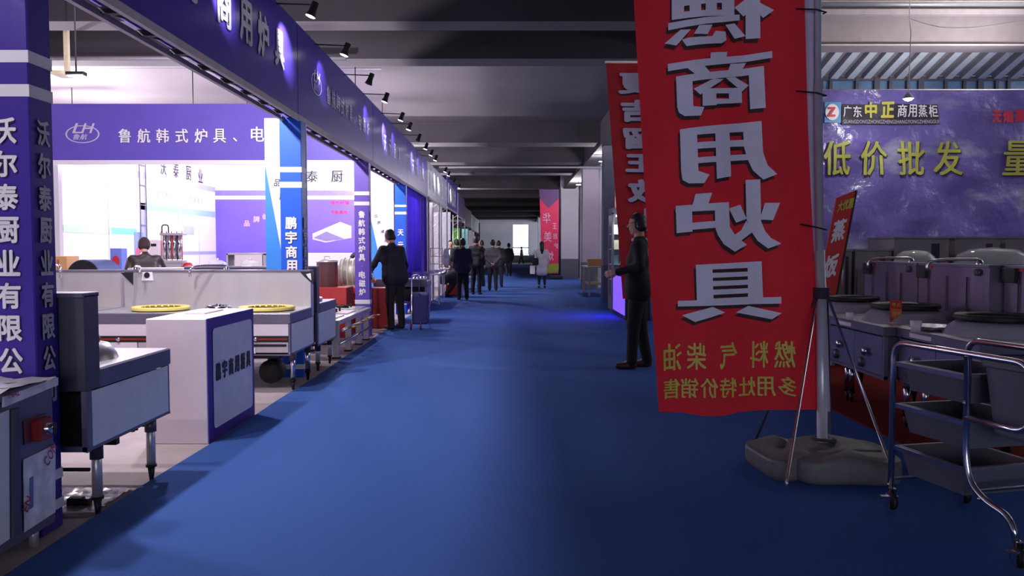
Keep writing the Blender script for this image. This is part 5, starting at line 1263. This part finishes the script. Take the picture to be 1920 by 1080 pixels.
    cp_ = [('c', up((-.115*fat, 0, 1.36)), up((.115*fat, 0, 1.36)), .10, .10), ('c', up((-.09*fat, .01, 1.22)), up((.09*fat, .01, 1.22)), .118*fat, .118*fat), ('c', up((-.082*fat, .01*fat, 1.05)), up((.082*fat, .01*fat, 1.05)), .122*fat, .122*fat), ('c', (-.08*fat, 0, pz), (.08*fat, 0, pz), .125*fat, .125*fat),
           ('c', (-.08*fat, 0, hem+.08), (.08*fat, 0, hem+.08), .125*fat, .125*fat), ('c', up((0, -.02, 1.43)), up((0, -.01, 1.47)), .075, .062), ('c', (-.08*fat, 0, pz), (-.08*fat, 0, hem+.08), .125*fat, .125*fat), ('c', (.08*fat, 0, pz), (.08*fat, 0, hem+.08), .125*fat, .125*fat)]
    for i in (0, 1):
        e, w_ = arms[i]; cp_ += [('c', sh[i], e, .062, .050), ('c', e, w_-(w_-e)*.06, .050, .038)]
    cut = []
    sdf_obj('jacket', [(cp_, h0*.9, .05, cut)], jc, t, S)
    # --- trousers
    tc = M('trouser_%d_%d_%d' % tuple(trousers), trousers, .85, 0, .1, 8, bump=.2, bs=9)
    tp = [('c', (-.07, 0, pz-.01), (.07, 0, pz-.01), .11*fat, .11*fat)]
    for i in (0, 1):
        k_, a_ = legs[i]; tp += [('c', hips[i], k_, .098*fat, .074), ('c', k_, a_+np.array([0, 0, -.01]), .071, .060 if not skirt else .04)]
    sdf_obj('trousers', [(tp, h0*.9, .035, ())], tc, t, S)
    for i in (0, 1):
        k_, a_ = legs[i]; sp_ = [('c', a_+np.array([0, -.02, -.045]), a_+np.array([.01*(1 if i else -1), .15, -.055]), .042, .034), ('c', a_+np.array([0, 0, -.02]), a_+np.array([0, .07, -.05]), .045, .036)]
        sdf_obj('shoe', [(sp_, .014*q+.002, .02, ())], M('shoe_%d_%d_%d' % tuple(shoes), shoes, .5), t, S)
    # --- hair
    hc = [('e', hp(0, -.014, .014), (.090, .100, .116)), ('c', hp(-.03, -.055, -.04), hp(.03, -.055, -.04), .052, .052)]
    if long_hair: hc += [('c', hp(0, -.06, .0), hp(0, -.10, -.18), .08, .075), ('c', hp(0, -.10, -.18), hp(0, -.10, -.32), .075, .04)]
    def face(g_):
        q_ = g_-head; y_ = q_@fwd; z_ = q_@hup; return np.maximum(-(y_-.028-.0*z_), (z_-.062+.25*np.maximum(-y_, 0)))
    def nape(g_):
        q_ = g_-head; z_ = q_@hup; y_ = q_@fwd; return z_+(.085 if not long_hair else .6)-np.clip(y_+.01, 0, 1)*1.2
    sdf_obj('hair', [(hc, .010 if q < .8 else .015, .02, (face, nape))], hair_m if hat is None else M('hat_cloth', hat, .8), t, S)
    if q < .8:
        for s_ in (-1, 1):
            e_ = Vector(hp(s_*.031, .072, .014))*S
            MB().lathe([(0, -.012), (.009, -.008), (.012, 0), (.009, .008), (0, .012)], e_, 'Y', 12).build('eye', M('eye_dark', (58, 44, 40), .3), t)
    if shirt:
        sdf_obj('shirt', [([('c', up((0, .075, 1.38)), up((0, .085, 1.1)), .055, .05)], .014, .03, ())], M('shirt_cloth', shirt, .8), t, S)
    if skirt: pass
    if glasses:
        g_ = MB(); cs_ = [Vector(hp(s_*.033, .103, .014))*S for s_ in (-1, 1)]
        for c_ in cs_:
            pts_ = [c_+Vector(side)*.025*math.cos(a_)+Vector(hup)*.018*math.sin(a_) for a_ in [2*math.pi*k/14 for k in range(15)]]
            g_.tube(pts_, .0022, 5)
        for s_ in (-1, 1): g_.tube([Vector(hp(s_*.058, .1, .018))*S, Vector(hp(s_*.082, .03, .022))*S, Vector(hp(s_*.083, -.03, .01))*S], .0025, 5)
        g_.tube([Vector(hp(-.008, .106, .018))*S, Vector(hp(.008, .106, .018))*S], .002, 5)
        g_.build('glasses', black, t)
    return t
D2 = lambda d: R(d)
FZ = .012
def gp_(px_, py_): p = PZ(px_, py_, FZ); return (p.x, p.y, FZ)
# man at the left in black jacket, back to camera
person('man in black jacket and trousers, back to camera, beside the purple column', gp_(742, 617), D2(42), 1.76, (30, 29, 42), (24, 23, 28), lean=13, q=.9, fat=1.12, hd=(-6, 6),
       arms=[((-.28, .24, 1.12), (-.18, .46, 1.03)), ((.30, .14, 1.10), (.31, .18, .88))])
# leaning person behind the red machine
p = PY(641, 560, 14.5); person('person in black coat bending over the grey motor', (p.x, 14.5, 0), D2(-78), 1.66, (22, 20, 24), (24, 22, 26), lean=34, q=.9, hd=(0, 8), coat=.45,
       arms=[((-.22, .42, 1.12), (-.12, .56, .95)), ((.22, .40, 1.1), (.12, .55, .92))])
# man in leather jacket in booth
p = PY(276, 560, 11.2); person('person in brown leather jacket and dark cap leaning over the display table', (p.x, 11.2, 0), D2(30), 1.62, (48, 40, 40), (26, 24, 28), lean=22, q=.9, hd=(10, 10), glossy=True, hat=(50, 26, 34), fat=1.1,
       arms=[((-.26, .3, 1.12), (-.12, .48, 1.05)), ((.30, .2, 1.12), (.3, .42, 1.02))])
# right man, profile, facing left, wearing glasses, hand forward
person('man in black suit and glasses facing the stalls at right, holding his hands forward', gp_(1196, 690), D2(80), 1.80, (24, 23, 28), (20, 19, 24), q=.62, fat=1.1, glasses=True, hd=(0, 4), shoes=(60, 34, 34),
       arms=[((-.27, -.02, 1.16), (-.20, .24, 1.10)), ((.27, .02, 1.14), (.16, .26, 1.08))], legs=[((-.10, .05, .5), (-.11, .07, .09)), ((.10, -.02, .5), (.11, -.10, .09))])
crowd = [
 # label, (px, feet py), yaw, H, jacket, trousers, extras
 ('man in navy jacket at the stall edge, nearest of the group', (868, 562), 12, 1.70, (34, 34, 54), (28, 28, 40), dict(fat=1.1)),
 ('tall man in black with his hands in front, second from the navy one', (893, 552), -20, 1.80, (26, 24, 28), (22, 20, 24), dict(shoes=(90, 84, 84))),
 ('man half hidden behind the two nearest of the group', (903, 537), 60, 1.74, (50, 48, 56), (28, 26, 30), dict()),
 ('man in grey jacket with hands clasped behind his back', (924, 545), 0, 1.72, (72, 68, 74), (30, 28, 34), dict(arms=[((-.27, -.10, 1.14), (-.05, -.19, .95)), ((.27, -.10, 1.14), (.05, -.2, .93))], fat=1.1)),
 ('man in dark coat just right of the grey-jacketed one', (935, 538), -10, 1.72, (28, 27, 33), (24, 22, 28), dict()),
 ('man in dark clothes walking away with a pale bag', (954, 518), 10, 1.72, (34, 32, 38), (50, 48, 52), dict(legs=[((-.10, .12, .5), (-.10, -.08, .10)), ((.10, .05, .5), (.12, .16, .09))])),
 ('distant figure walking before the bright window', (978, 495), 70, 1.66, (22, 40, 46), (20, 24, 30), dict(legs=[((-.08, .14, .5), (-.08, .2, .09)), ((.08, -.02, .5), (.08, -.2, .12))])),
 ('woman with long black hair and pale coat walking away in the aisle', (1016, 540), 0, 1.68, (200, 194, 204), (24, 22, 28), dict(long_hair=True, coat=.42, skirt=True)),
 ('man in dark jacket over white shirt facing the camera behind the table', (845, 545), 180, 1.70, (60, 58, 84), (30, 30, 40), dict(shirt=(225, 222, 228))),
 ('man in dark coat beside the white-shirted man', (857, 548), 30, 1.72, (38, 36, 46), (28, 26, 32), dict()),
]
for lab, pp, yw, H_, j_, t_, ex in crowd:
    person(lab, gp_(*pp), D2(yw), H_, j_, t_, q=1.15, **ex)
person('crouching person in dark jacket bending over the red machine', gp_(832, 557), D2(-70), 1.7, (58, 56, 62), (30, 28, 34), pelv=.55, lean=62, q=1.1,
       legs=[((-.14, .34, .48), (-.12, .10, .09)), ((.14, .34, .48), (.12, .06, .09))], arms=[((-.22, .52, .62), (-.12, .60, .38)), ((.22, .5, .6), (.12, .62, .36))])
wb_ = gp_(1016, 540)
o = thing('handbag', 'black bag carried at the back by the long-haired woman', 'bag', (wb_[0]-.24, wb_[1]-.12, 1.0))
MB().box(-.11, .11, -.05, .05, -.16, .1).build('bag_body', black, o, .03, seg=2); MB().tube([(-.08, 0, .1), (-.04, .0, .4), (.08, 0, .1)], .01, 5).build('strap', black, o)
o = thing('shopping_bag', 'white shopping bag held by the long-haired woman', 'bag', (wb_[0]-.34, wb_[1], .62))
MB().box(-.09, .09, -.04, .04, -.1, .2).build('bag_body', white_pl, o, .006); MB().tube([(-.05, 0, .2), (0, 0, .3), (.05, 0, .2)], .006, 5).build('strap', white_pl, o)
for o in list(bpy.data.objects):
    if '_inv' in o: del o['_inv']
